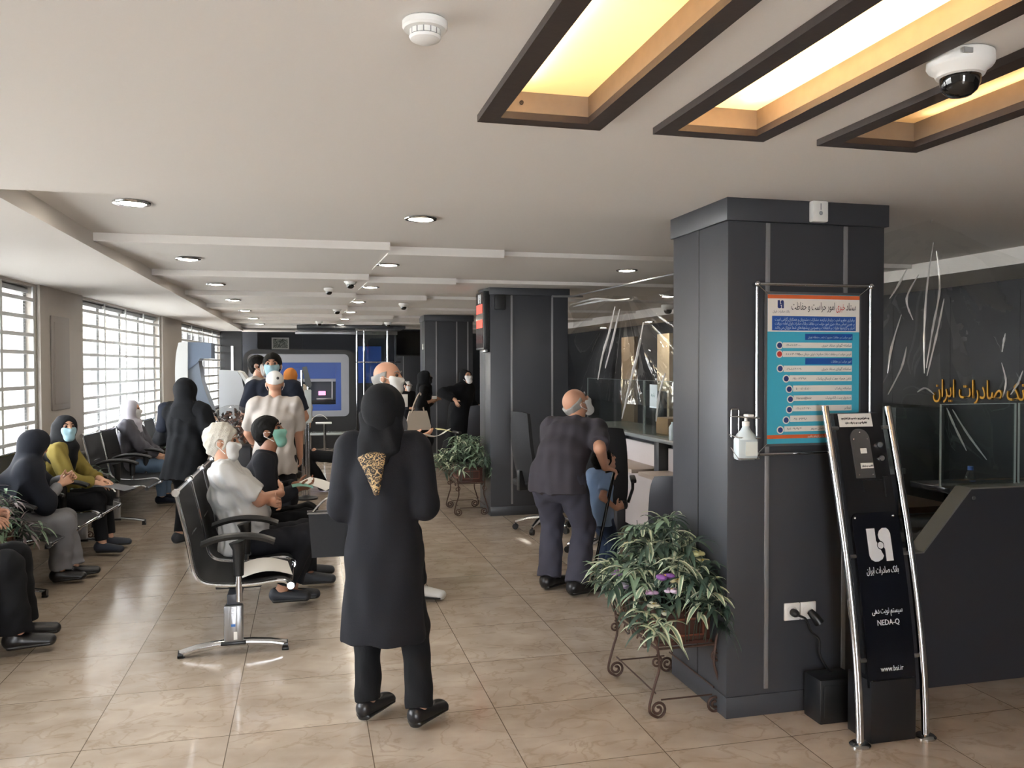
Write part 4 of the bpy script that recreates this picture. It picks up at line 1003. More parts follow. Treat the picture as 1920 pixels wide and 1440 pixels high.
# ticket post by the man in the cap
t = thing('sanitizer_stand', 'chrome post stand with a tilted head beside the man in the white cap', 'stand', (-.02, 10.55, 0))
q = MB(); q.cyl((-.045, 0, .02), (-.045, 0, 1.60), .016, 12); q.cyl((.03, .02, .02), (.03, .02, 1.45), .016, 12); q.cyl((.0, 0, .02), (.0, 0, 1.2), .02, 12); q.build('post', CHROME, t)
q = MB(); q.prism([(-.04, 1.64), (.015, 1.65), (.075, 1.42), (.05, 1.38), (.0, 1.42)], -.09, .09, 'xz'); q.build('head', mat('dark grey head', '4b4f50', .4), t)
q = MB(); q.box((-.015, -.06, .95), (.07, .06, 1.36), .012); q.build('holder', mat('frosted holder', 'b7c0bf', .3), t)
q = MB(); q.sheet(lambda u, v: (.02+.24*u, -.06+.12*v, .93+.12*math.sin(u*2.6)), 12, 3, .003); q.build('paper_strip', PAPER, t)
q = MB(); q.lathe([(.14, 0), (.14, .02), (.05, .035), (.02, .05)], n=24); q.build('base', NEARBLACK, t)
# low glass table and small stand in front of the bay
t = thing('low_table', 'low chrome legged table in front of the cash machine bay', 'table', (.35, 16.1, 0))
q = MB(); q.box((-.35, -.3, .36), (.5, .3, .385), .004); q.build('table_top', mat('pale glass top', 'a8b0ad', .1), t)
for x in (-.3, .45):
    for y in (-.25, .25):
        q = MB(); q.cyl((x, y, 0), (x, y, .36), .022, 10); q.build('leg', CHROME, t)
t = thing('small_stand', 'small white topped stand in front of the cash machine bay', 'stand', (.30, 15.2, 0))
q = MB(); q.box((-.16, -.1, .62), (.12, .1, .645), .004); q.build('top', WHITEM, t)
q = MB(); q.cyl((0, 0, .02), (0, 0, .62), .025, 10); q.lathe([(.12, 0), (.12, .015), (.03, .03)], n=16); q.build('post', CHROME, t)
# clear dome of brown leaves behind the white haired man
t = thing('dried_leaf_dome', 'clear dome full of brown dried leaves behind the white haired man', 'display dome', (-.68, 8.1, 0))
q = MB(); q.box((-.17, -.17, 0), (.17, .17, .93), .01); q.build('pedestal', DARK, t)
q = MB(); q.lathe([(.215, .93), (.225, .99), (.215, 1.10), (.18, 1.20), (.12, 1.262), (.05, 1.288), (.002, 1.292)], n=32); q.build('dome', clear('dome acrylic', (.92, .93, .93), .08, .03), t)
rnd = random.Random(4); V, F, I = [], [], []
for k in range(240):
    a = rnd.uniform(0, 2*PI); e = rnd.uniform(.05, 1.45); r = rnd.uniform(.6, .95)
    p = Vector((.20*r*math.cos(a)*math.cos(e), .20*r*math.sin(a)*math.cos(e), .94+.32*r*math.sin(e)))
    d = Vector((rnd.gauss(0, 1), rnd.gauss(0, 1), rnd.gauss(0, 1))).normalized(); s2 = d.orthogonal().normalized(); ln = rnd.uniform(.02, .035); b = len(V)
    V += [p-d*ln, p+s2*ln*.5+Vector((0, 0, .008)), p+d*ln, p-s2*ln*.5]; F.append((b, b+1, b+2, b+3)); I.append(rnd.choice((0, 0, 1, 2)))
me = bpy.data.meshes.new('dried_leaves'); me.from_pydata([tuple(v) for v in V], [], F)
for c in ('5a3f35', '8a5a45', '2f2624'): me.materials.append(mat('dried leaf '+c, c, .6))
me.polygons.foreach_set('material_index', I); link(bpy.data.objects.new('dried_leaves', me), t)['kind'] = 'stuff'
q = MB(); q.box((-.21, -.21, .925), (.21, .21, .94)); q.build('tray', mat('dark tray', '2a2422', .4), t)
# ================================================================== PEOPLE: smooth-union solids turned into one surface
def nv(v): v = np.asarray(v, float); return v/max(1e-9, np.linalg.norm(v))
class Solid:
    def __init__(s): s.ops = []
    def _put(s, fn, lo, hi, mode, k): s.ops.append((fn, np.asarray(lo, float), np.asarray(hi, float), mode, k)); return s
    def cap(s, a, b, ra, rb, k=.02, mode='u', flat=None):
        a, b = np.asarray(a, float), np.asarray(b, float); d = b-a; L2 = max(1e-9, d@d); R = max(ra, rb)
        n = d/math.sqrt(L2); L = math.sqrt(L2)
        def fn(x, y, z):
            qx, qy, qz = x-a[0], y-a[1], z-a[2]
            h = qx*d[0]+qy*d[1]+qz*d[2]
            t = np.clip(h/L2, 0, 1)
            r = np.sqrt((qx-d[0]*t)**2+(qy-d[1]*t)**2+(qz-d[2]*t)**2)-(ra+(rb-ra)*t)
            if flat == 'b': r = np.maximum(r, h/L-L)
            if flat == 'a': r = np.maximum(r, -h/L)
            if flat == 'ab': r = np.maximum(np.maximum(r, h/L-L), -h/L)
            return r
        return s._put(fn, np.minimum(a, b)-R, np.maximum(a, b)+R, mode, k)
    def ecap(s, a, b, A, B, u, k=.02, mode='u', flat=None):
        a, b = np.asarray(a, float), np.asarray(b, float); L = max(1e-6, np.linalg.norm(b-a)); n = (b-a)/L
        u = nv(np.asarray(u, float)-n*(n@np.asarray(u, float))); v = np.cross(n, u); R = max(A+B)
        def fn(x, y, z):
            qx, qy, qz = x-a[0], y-a[1], z-a[2]
            h = qx*n[0]+qy*n[1]+qz*n[2]; t = np.clip(h/L, 0, 1)
            w = h-t*L; ru = A[0]+(B[0]-A[0])*t; rv = A[1]+(B[1]-A[1])*t; rw = np.minimum(ru, rv)
            du = qx*u[0]+qy*u[1]+qz*u[2]; dv = qx*v[0]+qy*v[1]+qz*v[2]
            k0 = np.sqrt((du/ru)**2+(dv/rv)**2+(w/rw)**2); k1 = np.sqrt((du/ru**2)**2+(dv/rv**2)**2+(w/rw**2)**2)
            r = np.where(k1 < 1e-6, -rw, k0*(k0-1)/np.maximum(k1, 1e-6))
            if flat in ('b', 'ab'): r = np.maximum(r, h-L)
            if flat in ('a', 'ab'): r = np.maximum(r, -h)
            return r
        return s._put(fn, np.minimum(a, b)-R, np.maximum(a, b)+R, mode, k)
    def ell(s, c, r, ax=None, k=.02, mode='u'):
        c = np.asarray(c, float); r = np.asarray(r, float); A = np.eye(3) if ax is None else np.asarray(ax, float)
        def fn(x, y, z):
            qx, qy, qz = x-c[0], y-c[1], z-c[2]; k0 = 0; k1 = 0
            for i in range(3):
                d = qx*A[i][0]+qy*A[i][1]+qz*A[i][2]; k0 = k0+(d/r[i])**2; k1 = k1+(d/r[i]**2)**2
            k0 = np.sqrt(k0); k1 = np.sqrt(k1)
            return np.where(k1 < 1e-6, -r.min(), k0*(k0-1)/np.maximum(k1, 1e-6))
        R = r.max(); return s._put(fn, c-R, c+R, mode, k)
    def clip(s, p, n):
        p = np.asarray(p, float); n = nv(n)
        return s._put(lambda x, y, z: (x-p[0])*n[0]+(y-p[1])*n[1]+(z-p[2])*n[2], [9]*3, [-9]*3, 'i', 0)
    def mesh(s, h, wr=0, seed=0, wl=.11):
        los = [o[1] for o in s.ops if o[3] == 'u']; his = [o[2] for o in s.ops if o[3] == 'u']
        lo = np.min(los, 0)-4*h-.02; hi = np.max(his, 0)+4*h+.02
        dims = np.ceil((hi-lo)/h).astype(int)+1
        D = np.full(dims, 9.0, np.float32)
        ax = [(lo[i]+h*np.arange(dims[i])).astype(np.float32) for i in range(3)]
        for fn, a, b, mode, k in s.ops:
            if mode == 'i':
                D = np.maximum(D, fn(ax[0][:, None, None], ax[1][None, :, None], ax[2][None, None, :]).astype(np.float32)); continue
            m = k+4*h
            i0 = np.maximum(0, np.floor((a-m-lo)/h).astype(int)); i1 = np.minimum(dims, np.ceil((b+m-lo)/h).astype(int)+1)
            if (i1 <= i0).any(): continue
            sl = tuple(slice(i0[i], i1[i]) for i in range(3))
            d = fn(ax[0][sl[0]][:, None, None], ax[1][sl[1]][None, :, None], ax[2][sl[2]][None, None, :]).astype(np.float32)
            c = D[sl]
            if mode == 'u':
                if k: q = np.maximum(k-np.abs(c-d), 0)/k; D[sl] = np.minimum(c, d)-q*q*k*.25
                else: D[sl] = np.minimum(c, d)
            else:
                if k: q = np.maximum(k-np.abs(c+d), 0)/k; D[sl] = np.maximum(c, -d)+q*q*k*.25
                else: D[sl] = np.maximum(c, -d)
        if wr:
            r = np.random.RandomState(seed); N = np.zeros(dims, np.float32)
            for _ in range(5):
                kk = r.normal(size=3); kk[2] *= .55; kk = kk/np.linalg.norm(kk)*2*PI/(wl*r.uniform(.6, 1.6)); ph = r.uniform(0, 6.28)
                N += np.sin(ax[0][:, None, None]*kk[0]+ax[1][None, :, None]*kk[1]+ax[2][None, None, :]*kk[2]+ph)
            D = D+np.where(D < 1, wr*N/2.2, 0)
        D = np.clip(D, -3*h, 3*h)
        return surface(D, lo, h)
def surface(D, lo, h):
    I = D < 0
    c = np.zeros(np.array(D.shape)-1, np.int8)
    off = [(i, j, k) for i in (0, 1) for j in (0, 1) for k in (0, 1)]
    for i, j, k in off: c += I[i:D.shape[0]-1+i, j:D.shape[1]-1+j, k:D.shape[2]-1+k]
    act = np.argwhere((c > 0) & (c < 8)); n = len(act)
    if not n: return np.zeros((0, 3)), []
    idx = np.full(c.shape, -1, np.int64); idx[tuple(act.T)] = np.arange(n)
    val = {o: D[act[:, 0]+o[0], act[:, 1]+o[1], act[:, 2]+o[2]] for o in off}
    P = np.zeros((n, 3)); W_ = np.zeros(n)
    for a in off:
        for d in range(3):
            if a[d]: continue
            b = list(a); b[d] = 1; b = tuple(b); va, vb = val[a], val[b]; m = (va < 0) != (vb < 0)
            t = np.where(m, va/np.where(m, va-vb, 1), 0)
            q = np.array(a, float)[None, :].repeat(n, 0); q[:, d] += t; P += q*m[:, None]; W_ += m
    P = (act+P/np.maximum(W_, 1)[:, None])*h+lo
    F = []
    for d in range(3):
        e, f_ = (d+1) % 3, (d+2) % 3
        A = I; sl0 = [slice(None)]*3; sl1 = [slice(None)]*3; sl0[d] = slice(0, -1); sl1[d] = slice(1, None)
        a0, a1 = A[tuple(sl0)], A[tuple(sl1)]
        E = np.argwhere(a0 != a1)
        E = E[(E[:, e] > 0) & (E[:, f_] > 0) & (E[:, e] < D.shape[e]-1) & (E[:, f_] < D.shape[f_]-1)]
        if not len(E): continue
        s0 = a0[tuple(E.T)]
        def cell(de, df):
            q = E.copy(); q[:, e] -= de; q[:, f_] -= df; return idx[tuple(q.T)]
        Q = np.stack([cell(1, 1), cell(0, 1), cell(0, 0), cell(1, 0)], 1)
        Q[~s0] = Q[~s0][:, ::-1]; F.append(Q)
    F = np.concatenate(F); F = F[(F >= 0).all(1)]
    # one light smoothing pass
    for lam in (.5, .35):
        S = np.zeros_like(P); C = np.zeros(len(P))
        for i in range(4):
            j = (i+1) % 4
            np.add.at(S, F[:, i], P[F[:, j]]); np.add.at(C, F[:, i], 1); np.add.at(S, F[:, j], P[F[:, i]]); np.add.at(C, F[:, j], 1)
        P = P+lam*(S/np.maximum(C, 1)[:, None]-P)
    return P, F
def solid_obj(name, sol, m, parent, h, wr=0, seed=0, wl=.11):
    P, F = sol.mesh(h, wr, seed, wl)
    me = bpy.data.meshes.new(name)
    me.vertices.add(len(P)); me.vertices.foreach_set('co', P.astype(np.float32).ravel())
    me.loops.add(len(F)*4); me.loops.foreach_set('vertex_index', np.asarray(F, np.int32).ravel())
    me.polygons.add(len(F)); me.polygons.foreach_set('loop_start', np.arange(len(F), dtype=np.int32)*4)
    me.update(calc_edges=True); me.validate()
    return mesh_obj(name, me, m, parent)
def ik(a, t, l1, l2, hint):
    a, t = np.asarray(a, float), np.asarray(t, float); d = t-a; L = np.linalg.norm(d)
    if L > (l1+l2)*.999: t = a+d/L*(l1+l2)*.999; d = t-a; L = np.linalg.norm(d)
    L = max(L, abs(l1-l2)+.01)
    n = d/max(1e-6, np.linalg.norm(d)); x = (l1*l1-l2*l2+L*L)/(2*L); r = math.sqrt(max(0, l1*l1-x*x))
    hnt = np.asarray(hint, float); hnt = hnt-n*(n@hnt); hnt = nv(hnt) if np.linalg.norm(hnt) > 1e-5 else nv(np.cross(n, [1, 0, .1]))
    return a+n*x+hnt*r, t
def rot(ax, deg):
    return np.array(Matrix.Rotation(math.radians(deg), 3, Vector(ax)))
SKIN = mat('light skin', 'c99b7e', .55, bump=.03, bscale=150); SKIN2 = mat('ruddy skin', 'b98a70', .55, bump=.03, bscale=150); SKIN3 = mat('brown skin', '8a5d45', .55)
MASKW = mat('white face mask', 'cfcfcc', .75); MASKB = mat('pale blue face mask', '93b4be', .75); MASKG = mat('green face mask', '79ab9a', .75)
EYEM = mat('dark eyes', '2c211d', .3); LACE = mat('mask loop', 'e6e4df', .7)
def cloth(hexc, rough=.85): return mat('cloth '+hexc, hexc, rough, spec=.25, bump=.12, bscale=260)

def person(label, x, y, face, h=1.70, w=1.0, skin=SKIN, pel=None, lean=0, side=0, twist=0, head=(0, 0, 0), neck=None, R=None, L=None, RE=(.5, -.6, -.3), LE=(-.5, -.6, -.3),
           RF=None, LF=None, RK=(.15, 1, 0), LK=(-.15, 1, 0), toeR=8, toeL=-8, hands={}, wear=(), belly=0, seed=0, vox=None, group=None, toes_down=0, hs=1.0):
    """local frame: x right, y forward, z up; face = heading in degrees (0 = +x, 90 = away from the camera)"""
    S = h/1.70*hs
    J = {}
    up = np.array([0, 0, 1.]); X = np.array([1., 0, 0]); Yf = np.array([0, 1., 0])
    Pc = np.array([0, 0, .53*h]) if pel is None else np.asarray(pel, float)
    Rm = rot((0, 0, 1), twist)@rot((0, 1, 0), side)@rot((1, 0, 0), -lean)
    sp = Rm@up; sx = Rm@X; sf = Rm@Yf
    Wp = Pc+(up*.5+sp*.5)*.085*h; Ch = Wp+sp*.115*h; N = Ch+sp*.105*h
    shw = .103*h*w**.5
    sh = {'R': N-sp*.022*h+sx*shw, 'L': N-sp*.022*h-sx*shw}
    hip = {'R': Pc+X*.052*h-up*.02*h, 'L': Pc-X*.052*h-up*.02*h}
    hy, hp, hr = head
    Hm = (rot((0, 0, 1), -hy)@rot((1, 0, 0), -hp)@rot((0, 1, 0), hr))
    hx, hf, hz = Hm@X, Hm@Yf, Hm@up
    nd = nv(sp*.5+up*.35+hz*.3) if neck is None else nv(neck)
    Hc = N+nd*.098*h+hf*.012*h
    def hd(a, b, c): return Hc+(hx*a+hf*b+hz*c)*S
    la, lf = .172*h, .150*h
    tgt = {'R': R, 'L': L}; eh = {'R': RE, 'L': LE}; el, wr_ = {}, {}
    for sd, sg in (('R', 1), ('L', -1)):
        t = tgt[sd]
        t = sh[sd]+np.array([sg*.06*h, .02*h, -.31*h]) if t is None else np.asarray(t, float)
        el[sd], wr_[sd] = ik(sh[sd], t, la, lf, eh[sd])
    lt, ls = .245*h, .245*h
    ft = {'R': RF, 'L': LF}; kh = {'R': RK, 'L': LK}; kn, an = {}, {}
    for sd, sg in (('R', 1), ('L', -1)):
        t = ft[sd]; t = np.array([sg*.06*h, 0, .045*h]) if t is None else np.asarray(t, float)
        kn[sd], an[sd] = ik(hip[sd], t, lt, ls, kh[sd])
    J.update(Pc=Pc, Wp=Wp, Ch=Ch, N=N, Hc=Hc, sh=sh, hip=hip, el=el, wr=wr_, kn=kn, an=an)
    dist = math.hypot(x, y); v = vox or max(.0055, min(.013, dist*.00105))
    # ---- body
    B = Solid()
    def torso(B, o, k=.04):
        B.ecap(Pc-up*.02*h, Wp, (.088*h*w+o, .068*h*w+o), (.080*h*w+o, .062*h*w+o), X, k)
        B.ecap(Wp, Ch, (.080*h*w+o, .062*h*w+o), (.092*h*w+o, .066*h*w+o), sx, k)
        B.ecap(Ch, N-sp*.03*h, (.094*h*w+o, .066*h*w+o), (.080*h*w**.5+o, .046*h+o), sx, k)
        B.cap(sh['L']+sx*.02*h, sh['R']-sx*.02*h, .038*h+o, .038*h+o, k)
        if belly: B.ell(Wp+sf*.045*h*belly+sp*.02*h, (.085*h*w+o, .07*h*belly+o, .10*h+o), (sx, sf, sp), k)
    torso(B, -.004)
    B.cap(N-sp*.02*h, Hc-hz*.05*S, .036*h, .033*h, .03)
    for sd in 'RL':
        B.cap(sh[sd], el[sd], .033*h*w**.4, .025*h, .03).cap(el[sd], wr_[sd], .026*h, .0165*h, .015)
        B.cap(hip[sd], kn[sd], .050*h*w**.5, .035*h, .03).cap(kn[sd], an[sd], .036*h, .022*h, .02)
        back = nv(np.cross(nv(an[sd]-kn[sd]), X))
        B.ell(kn[sd]*.68+an[sd]*.32-np.array([0, .006*h, 0]), (.026*h, .027*h, .06*h), None, .02)
    # head
    B.ell(hd(0, -.012, .026), np.array([.076, .096, .088])*S, (hx, hf, hz), .02)
    B.ecap(hd(0, .03, .0), hd(0, .052, -.088), (.060*S, .056*S), (.030*S, .028*S), hx, .025)
    B.cap(hd(0, .084, .02), hd(0, .104, -.022), .009*S, .0135*S, .012)
    for sg in (-1, 1):
        B.ell(hd(sg*.032, .092, .012), np.array([.019, .014, .012])*S, (hx, hf, hz), .012, 's')
        B.ell(hd(sg*.077, -.008, -.004), np.array([.009, .021, .031])*S, (hx, hf, hz), .006)
        B.ell(hd(sg*.041, .062, -.025), np.array([.022, .022, .02])*S, (hx, hf, hz), .02)
    B.ecap(hd(-.02, .084, -.055), hd(.02, .084, -.055), (.010*S, .008*S), (.010*S, .008*S), hz, .006)
    # hands
    for sd, sg in (('R', 1), ('L', -1)):
        o = hands.get(sd, {}); wv = wr_[sd]; d0 = nv(wv-el[sd])
        d = nv(o['dir']) if 'dir' in o else d0
        pn = np.asarray(o.get('palm', (-sg*1., .15, 0)), float); pn = pn-d*(pn@d); pn = nv(pn) if np.linalg.norm(pn) > 1e-4 else nv(np.cross(d, [0, 0, 1]))
        lat = np.cross(d, pn)*sg          # towards the thumb
        cu = o.get('curl', .5); spd = o.get('spread', .12)
        kk = wv+d*.082*S
        B.cap(wv, wv+d*.02*S, .0165*h*.9, .018*S, .012)
        B.ecap(wv+d*.012*S, kk, (.027*S, .016*S), (.039*S, .013*S), lat, .012)
        for i, (lo_, ln) in enumerate(((.030, .070), (.010, .078), (-.010, .073), (-.029, .057))):
            p = kk+lat*lo_*S; dd = nv(d+lat*spd*(lo_/.03)); r = .0088*S
            cuf = min(1.25, cu*(1+.12*i))
            for fr, an_ in ((.45, 48), (.32, 62), (.23, 38)):
                axr = np.cross(dd, pn); axr = nv(axr); dd = np.array(Matrix.Rotation(math.radians(an_*cuf), 3, Vector(axr)))@dd
                q_ = p+dd*ln*fr*1.02*S; B.cap(p, q_, r, r*.92, .003); p = q_; r *= .92
        tb = wv+d*.026*S+lat*.024*S; td = nv(d*.55+lat*.75+pn*.35*(1 if cu > .1 else .2))
        t1 = tb+td*.042*S; t2 = t1+nv(td*.6+d*.6+pn*.25*cu)*.032*S
        B.cap(tb, t1, .0125*S, .010*S, .008).cap(t1, t2, .010*S, .0082*S, .004)
        J['hand'+sd] = wv+d*.085*S; J['hd'+sd] = d; J['pn'+sd] = pn; J['lat'+sd] = lat
    # feet
    fdir = {}
    for sd, a in (('R', toeR), ('L', toeL)):
        t = math.radians(a); fd = np.array([math.sin(t), math.cos(t), -toes_down]); fd = nv(fd); fdir[sd] = fd
        an0 = an[sd]; heel = an0-fd*.018*h-up*.014*h; toe = an0+fd*.085*h-up*.022*h
        B.ecap(heel, toe, (.020*h, .022*h), (.026*h, .013*h), np.cross(fd, up), .02)
        J['heel'+sd] = heel; J['toe'+sd] = toe
    body = solid_obj('person', B, skin, None, v)
    tag(body, label, 'person', group)
    body.location = (x, y, 0); body.rotation_euler = (0, 0, math.radians(face-90))
    MX = Matrix.Translation((x, y, 0))@Matrix.Rotation(math.radians(face-90), 4, 'Z')
    J['world'] = lambda p: MX@Vector(p); J['obj'] = body
    # ---- clothing and hair
    for sg in (-1, 1):
        eyes = MB(); c = hd(sg*.032, .080, .013); eyes.sph(c, (.012*S,)*3, 8); eyes.build('eye', EYEM, body)
    for wi, g in enumerate(wear):
        kd = g[0]; m = g[1]; o = g[2] if len(g) > 2 else {}
        G = Solid(); vv = v; wrk = o.get('wr', .0045); nm = o.get('name', kd); wl_ = o.get('wl', .11)
        of = o.get('off', .012)
        if kd == 'top':
            sl = o.get('sleeve', .62)
            torso(G, of)
            hem = o.get('hem', .09)
            hd_ = np.asarray(o['hdir'], float) if 'hdir' in o else -up
            G.ecap(Pc-up*.0*h, Pc+hd_*hem*h, (.092*h*w+of, .072*h*w+of), (.097*h*w+of*1.3, .078*h*w+of*1.3), X, .04, flat='b')
            for sd in 'RL':
                if sl <= 1:
                    e = sh[sd]+(el[sd]-sh[sd])*sl; rr = .034*h*w**.4+of
                    G.cap(sh[sd], e, rr, rr*.98, .03, flat='b')
                else:
                    f_ = sl-1; G.cap(sh[sd], el[sd], .036*h*w**.4+of, .029*h+of, .03)
                    G.cap(el[sd], el[sd]+(wr_[sd]-el[sd])*f_, .029*h+of, .021*h+of, .03, flat='b')
            G.cap(N-sp*.03*h, N+nd*.018*h, .045*h, .042*h, .02, flat='b')
        elif kd == 'coat':
            torso(G, of); z1 = o.get('z', .45)
            q = o.get('shift', (0, 0)); b_ = np.array([q[0], q[1], z1])
            G.ecap(Wp, Pc-up*.04*h, (.086*h*w+of, .068*h*w+of), (.105*h*w+of, .078*h*w+of), X, .05)
            wd = o.get('w', (.125, .10)); G.ecap(Pc-up*.03*h, b_, (.104*h*w+of, .080*h*w+of), (wd[0]*h+of, wd[1]*h+of), X, .05, flat='b')
            for sd in 'RL':
                f_ = o.get('sleeve', 1.95)-1; G.cap(sh[sd], el[sd], .036*h*w**.4+of, .032*h+of, .03)
                G.cap(el[sd], el[sd]+(wr_[sd]-el[sd])*f_, .032*h+of, .024*h+of, .03, flat='b')
            G.cap(N-sp*.03*h, N+nd*.02*h, .048*h, .042*h, .02, flat='b')
        elif kd == 'trousers':
            fl = o.get('flare', .030); ln = o.get('len', .93); wf = o.get('wide', 1.0)
            G.ecap(Pc-up*.035*h, Pc+(Wp-Pc)*.75, (.090*h*w+.008, .070*h*w+.008), (.084*h*w+.006, .066*h*w+.006), X, .03)
            for sd in 'RL':
                G.cap(hip[sd], kn[sd], (.054*h*w**.5+.008)*wf, (.040*h+.006)*wf, .035)
                G.cap(kn[sd], kn[sd]+(an[sd]-kn[sd])*ln, (.040*h+.006)*wf, fl*h+.006, .03, flat='b')
        elif kd == 'shoes':
            for sd in 'RL':
                Q = Solid(); fd = fdir[sd]; he, to = J['heel'+sd], J['toe'+sd]; ex = o.get('len', 1.0); low = o.get('low', 0)
                sidev = np.cross(fd, up)
                Q.ecap(he+up*.004, to+fd*.012*h*ex, (.027*h, .029*h), (.031*h, .019*h), sidev, .02)
                if not low: Q.cap(an[sd]-fd*.012*h-up*.01*h, an[sd]+up*.012*h, .030*h, .029*h, .02, flat='b')
                Q.clip(an[sd]-up*.045*h*1.0, -up+0*fd) if not toes_down else None
                if low: Q.ell(an[sd]+fd*.022*h+up*.012*h, (.017*h, .045*h, .024*h), (sidev, fd, up), .006, 's')
                sh_o = solid_obj('shoe', Q, m, body, max(.005, v*.8))
                K = Solid(); K.ecap(he-up*.018*h-fd*.004*h, to-up*.006*h+fd*.014*h*ex, (.028*h, .012*h), (.032*h, .010*h), sidev, .01)
                if o.get('heel'): K.cap(he-up*.01*h, he-up*.031*h, .02*h, .018*h, .008, flat='b')
                if not toes_down: K.clip(an[sd]-up*.045*h, -up)
                solid_obj('sole', K, o.get('sole', BPLAST), sh_o, max(.005, v*.8))
            continue
        elif kd == 'hair':
            st = o.get('style', 'short'); t_ = o.get('t', 1.09)
            G.ell(hd(0, -.018, .03), np.array([.078*t_, .099*t_, .090*t_])*S, (hx, hf, hz), .01)
            if st == 'short':
                G.cap(hd(0, -.06, -.02), hd(0, -.06, -.055), .058*S, .045*S, .03)
                for sg in (-1, 1): G.ecap(hd(sg*.068, .01, .03), hd(sg*.068, .02, -.015), (.026*S, .012*S), (.018*S, .01*S), hf, .02)
                G.ell(hd(0, .105, -.03), np.array([.085, .075, .088])*S, (hx, hf, hz), .012, 's')
                for sg in (-1, 1): G.ell(hd(sg*.088, .0, -.012), np.array([.026, .032, .036])*S, (hx, hf, hz), .008, 's')
            else:     # rim of hair round a bald head
                G.cap(hd(0, -.06, -.02), hd(0, -.06, -.05), .055*S, .045*S, .03)
                G.ell(hd(0, .085, .01), np.array([.11, .085, .12])*S, (hx, hf, hz), .012, 's'); G.clip(hd(0, 0, .042), nv(hz-hf*.25))
            wrk = o.get('wr', .002); wl_ = o.get('wl', .035); vv = min(v, .007)
        elif kd == 'brows':
            for sg in (-1, 1):
                q = MB(); q.tube([hd(sg*.014, .0895, .033), hd(sg*.034, .088, .040), hd(sg*.054, .073, .034)], [.004*S, .005*S, .003*S], 6)
                q.build('eyebrow', m, body)
            continue
        elif kd == 'mask':
            dn = o.get('down', 0)
            G.ecap(hd(0, .036, -.018-dn), hd(0, .058, -.086-dn), (.073*S, .070*S), (.050*S, .046*S), hx, .02)
            G.ecap(hd(-.040, .064, -.026-dn), hd(.040, .064, -.026-dn), (.026*S, .024*S), (.026*S, .024*S), hz, .02)
            G.cap(hd(0, .085, -.0-dn), hd(0, .107, -.028-dn), .013*S, .017*S, .03)
            G.clip(hd(0, .032, 0), -hf+hz*.0); G.clip(hd(0, .09, -.001-dn), nv(hz+hf*.35)); wrk = .001; wl_ = .03
            mo = solid_obj('face_mask', G, m, body, min(v, .007), wrk, seed)
            for sg in (-1, 1):
                q = MB(); q.tube([hd(sg*.058, .045, -.015-dn), hd(sg*.080, .005, .004), hd(sg*.088, -.020, .006), hd(sg*.086, -.024, -.018), hd(sg*.066, .03, -.075-dn)], .0016+.0012*(dist > 5), 6)
                q.build('ear_loop', LACE, mo)
            continue
        elif kd == 'hijab':
            t_ = o.get('t', 1.0); tail = o.get('tail', .10); fr = o.get('front', .06)
            G.ell(hd(0, -.016, .022), np.array([.092, .112, .102])*S*t_, (hx, hf, hz), .02)
            G.ecap(hd(0, -.03, .0), N-sp*.005*h-sf*.012*h, (.092*S, .104*S), (.112*S, .096*S), hx, .05)
            if o.get('cape', 1): G.ecap(N+sp*.015*h, N-sp*.055*h, (.085*S, .078*S), (.118*h*w**.5, .080*h), sx, .05)
            if tail: G.ecap(N-sf*.048*h, N-sf*.060*h-sp*tail*h, (.075*h, .03*h), (.022*h, .018*h), sx, .04)
            if fr: G.ecap(N+sf*.045*h, N+sf*.062*h-sp*fr*h, (.07*h, .035*h), (.045*h, .02*h), sx, .04)
            G.ell(hd(0, .112, -.016), np.array([.064, .075, .086])*S, (hx, hf, hz), .012, 's'); wrk = o.get('wr', .004)
        elif kd == 'drape':      # chador: one cloth from the head over shoulders and arms to height z
            z1 = o.get('z', .2); b0 = o.get('b', (.16, .15)); q = o.get('shift', (0, -.02))
            G.ell(hd(0, -.016, .024), np.array([.093, .112, .103])*S, (hx, hf, hz), .02)
            G.ecap(hd(0, -.04, 0), N-sf*.02*h, (.088*S, .10*S), (.10*S, .09*S), hx, .05)
            torso(G, .03, .06)
            for sd in 'RL':
                G.cap(sh[sd], el[sd], .042*h+.012, .042*h+.012, .06)
                f_ = o.get('sleeve', .8); G.cap(el[sd], el[sd]+(wr_[sd]-el[sd])*f_, .040*h+.012, .030*h+.012, .05, flat='b')
            if z1 is not None: G.ecap(Wp, np.array([q[0], q[1], z1]), (.11*h*w, .09*h*w), (b0[0]*h, b0[1]*h), X, .07, flat='b')
            G.ell(hd(0, .114, -.016), np.array([.064, .075, .086])*S, (hx, hf, hz), .012, 's'); wrk = o.get('wr', .007); wl_ = o.get('wl', .16)
        elif kd == 'shawl':
            G.ecap(N+sp*.02*h, N-sp*.03*h, (.06*h, .055*h), (.12*h, .075*h), sx, .03)
            G.ecap(N-sf*.03*h-sp*.02*h-sx*.05*h, Ch-sf*.075*h-sp*.05*h-sx*.05*h, (.05*h, .02*h), (.05*h, .02*h), sx, .03)
            G.ecap(sh['R']+sf*.02*h, Ch+sx*.06*h+sf*.075*h-sp*.06*h, (.035*h, .02*h), (.03*h, .02*h), sx, .03)
            wrk = .006; wl_ = .05
        elif kd == 'cap':
            G.ell(hd(0, -.012, .034), np.array([.084, .104, .094])*S, (hx, hf, hz), .01); G.clip(hd(0, 0, .026), -hz+hf*.10)
            G.ecap(hd(0, .07, .040), hd(0, .155, .018), (.070*S, .010*S), (.055*S, .007*S), hx, .01); wrk = 0
        elif kd == 'custom':
            o['fn'](G, J, hd, S)
        solid_obj(nm, G, m, body, vv, wrk, seed+wi*7, wl_)
    J['hdp'] = hd; J['S'] = S; J['h'] = h
    return J
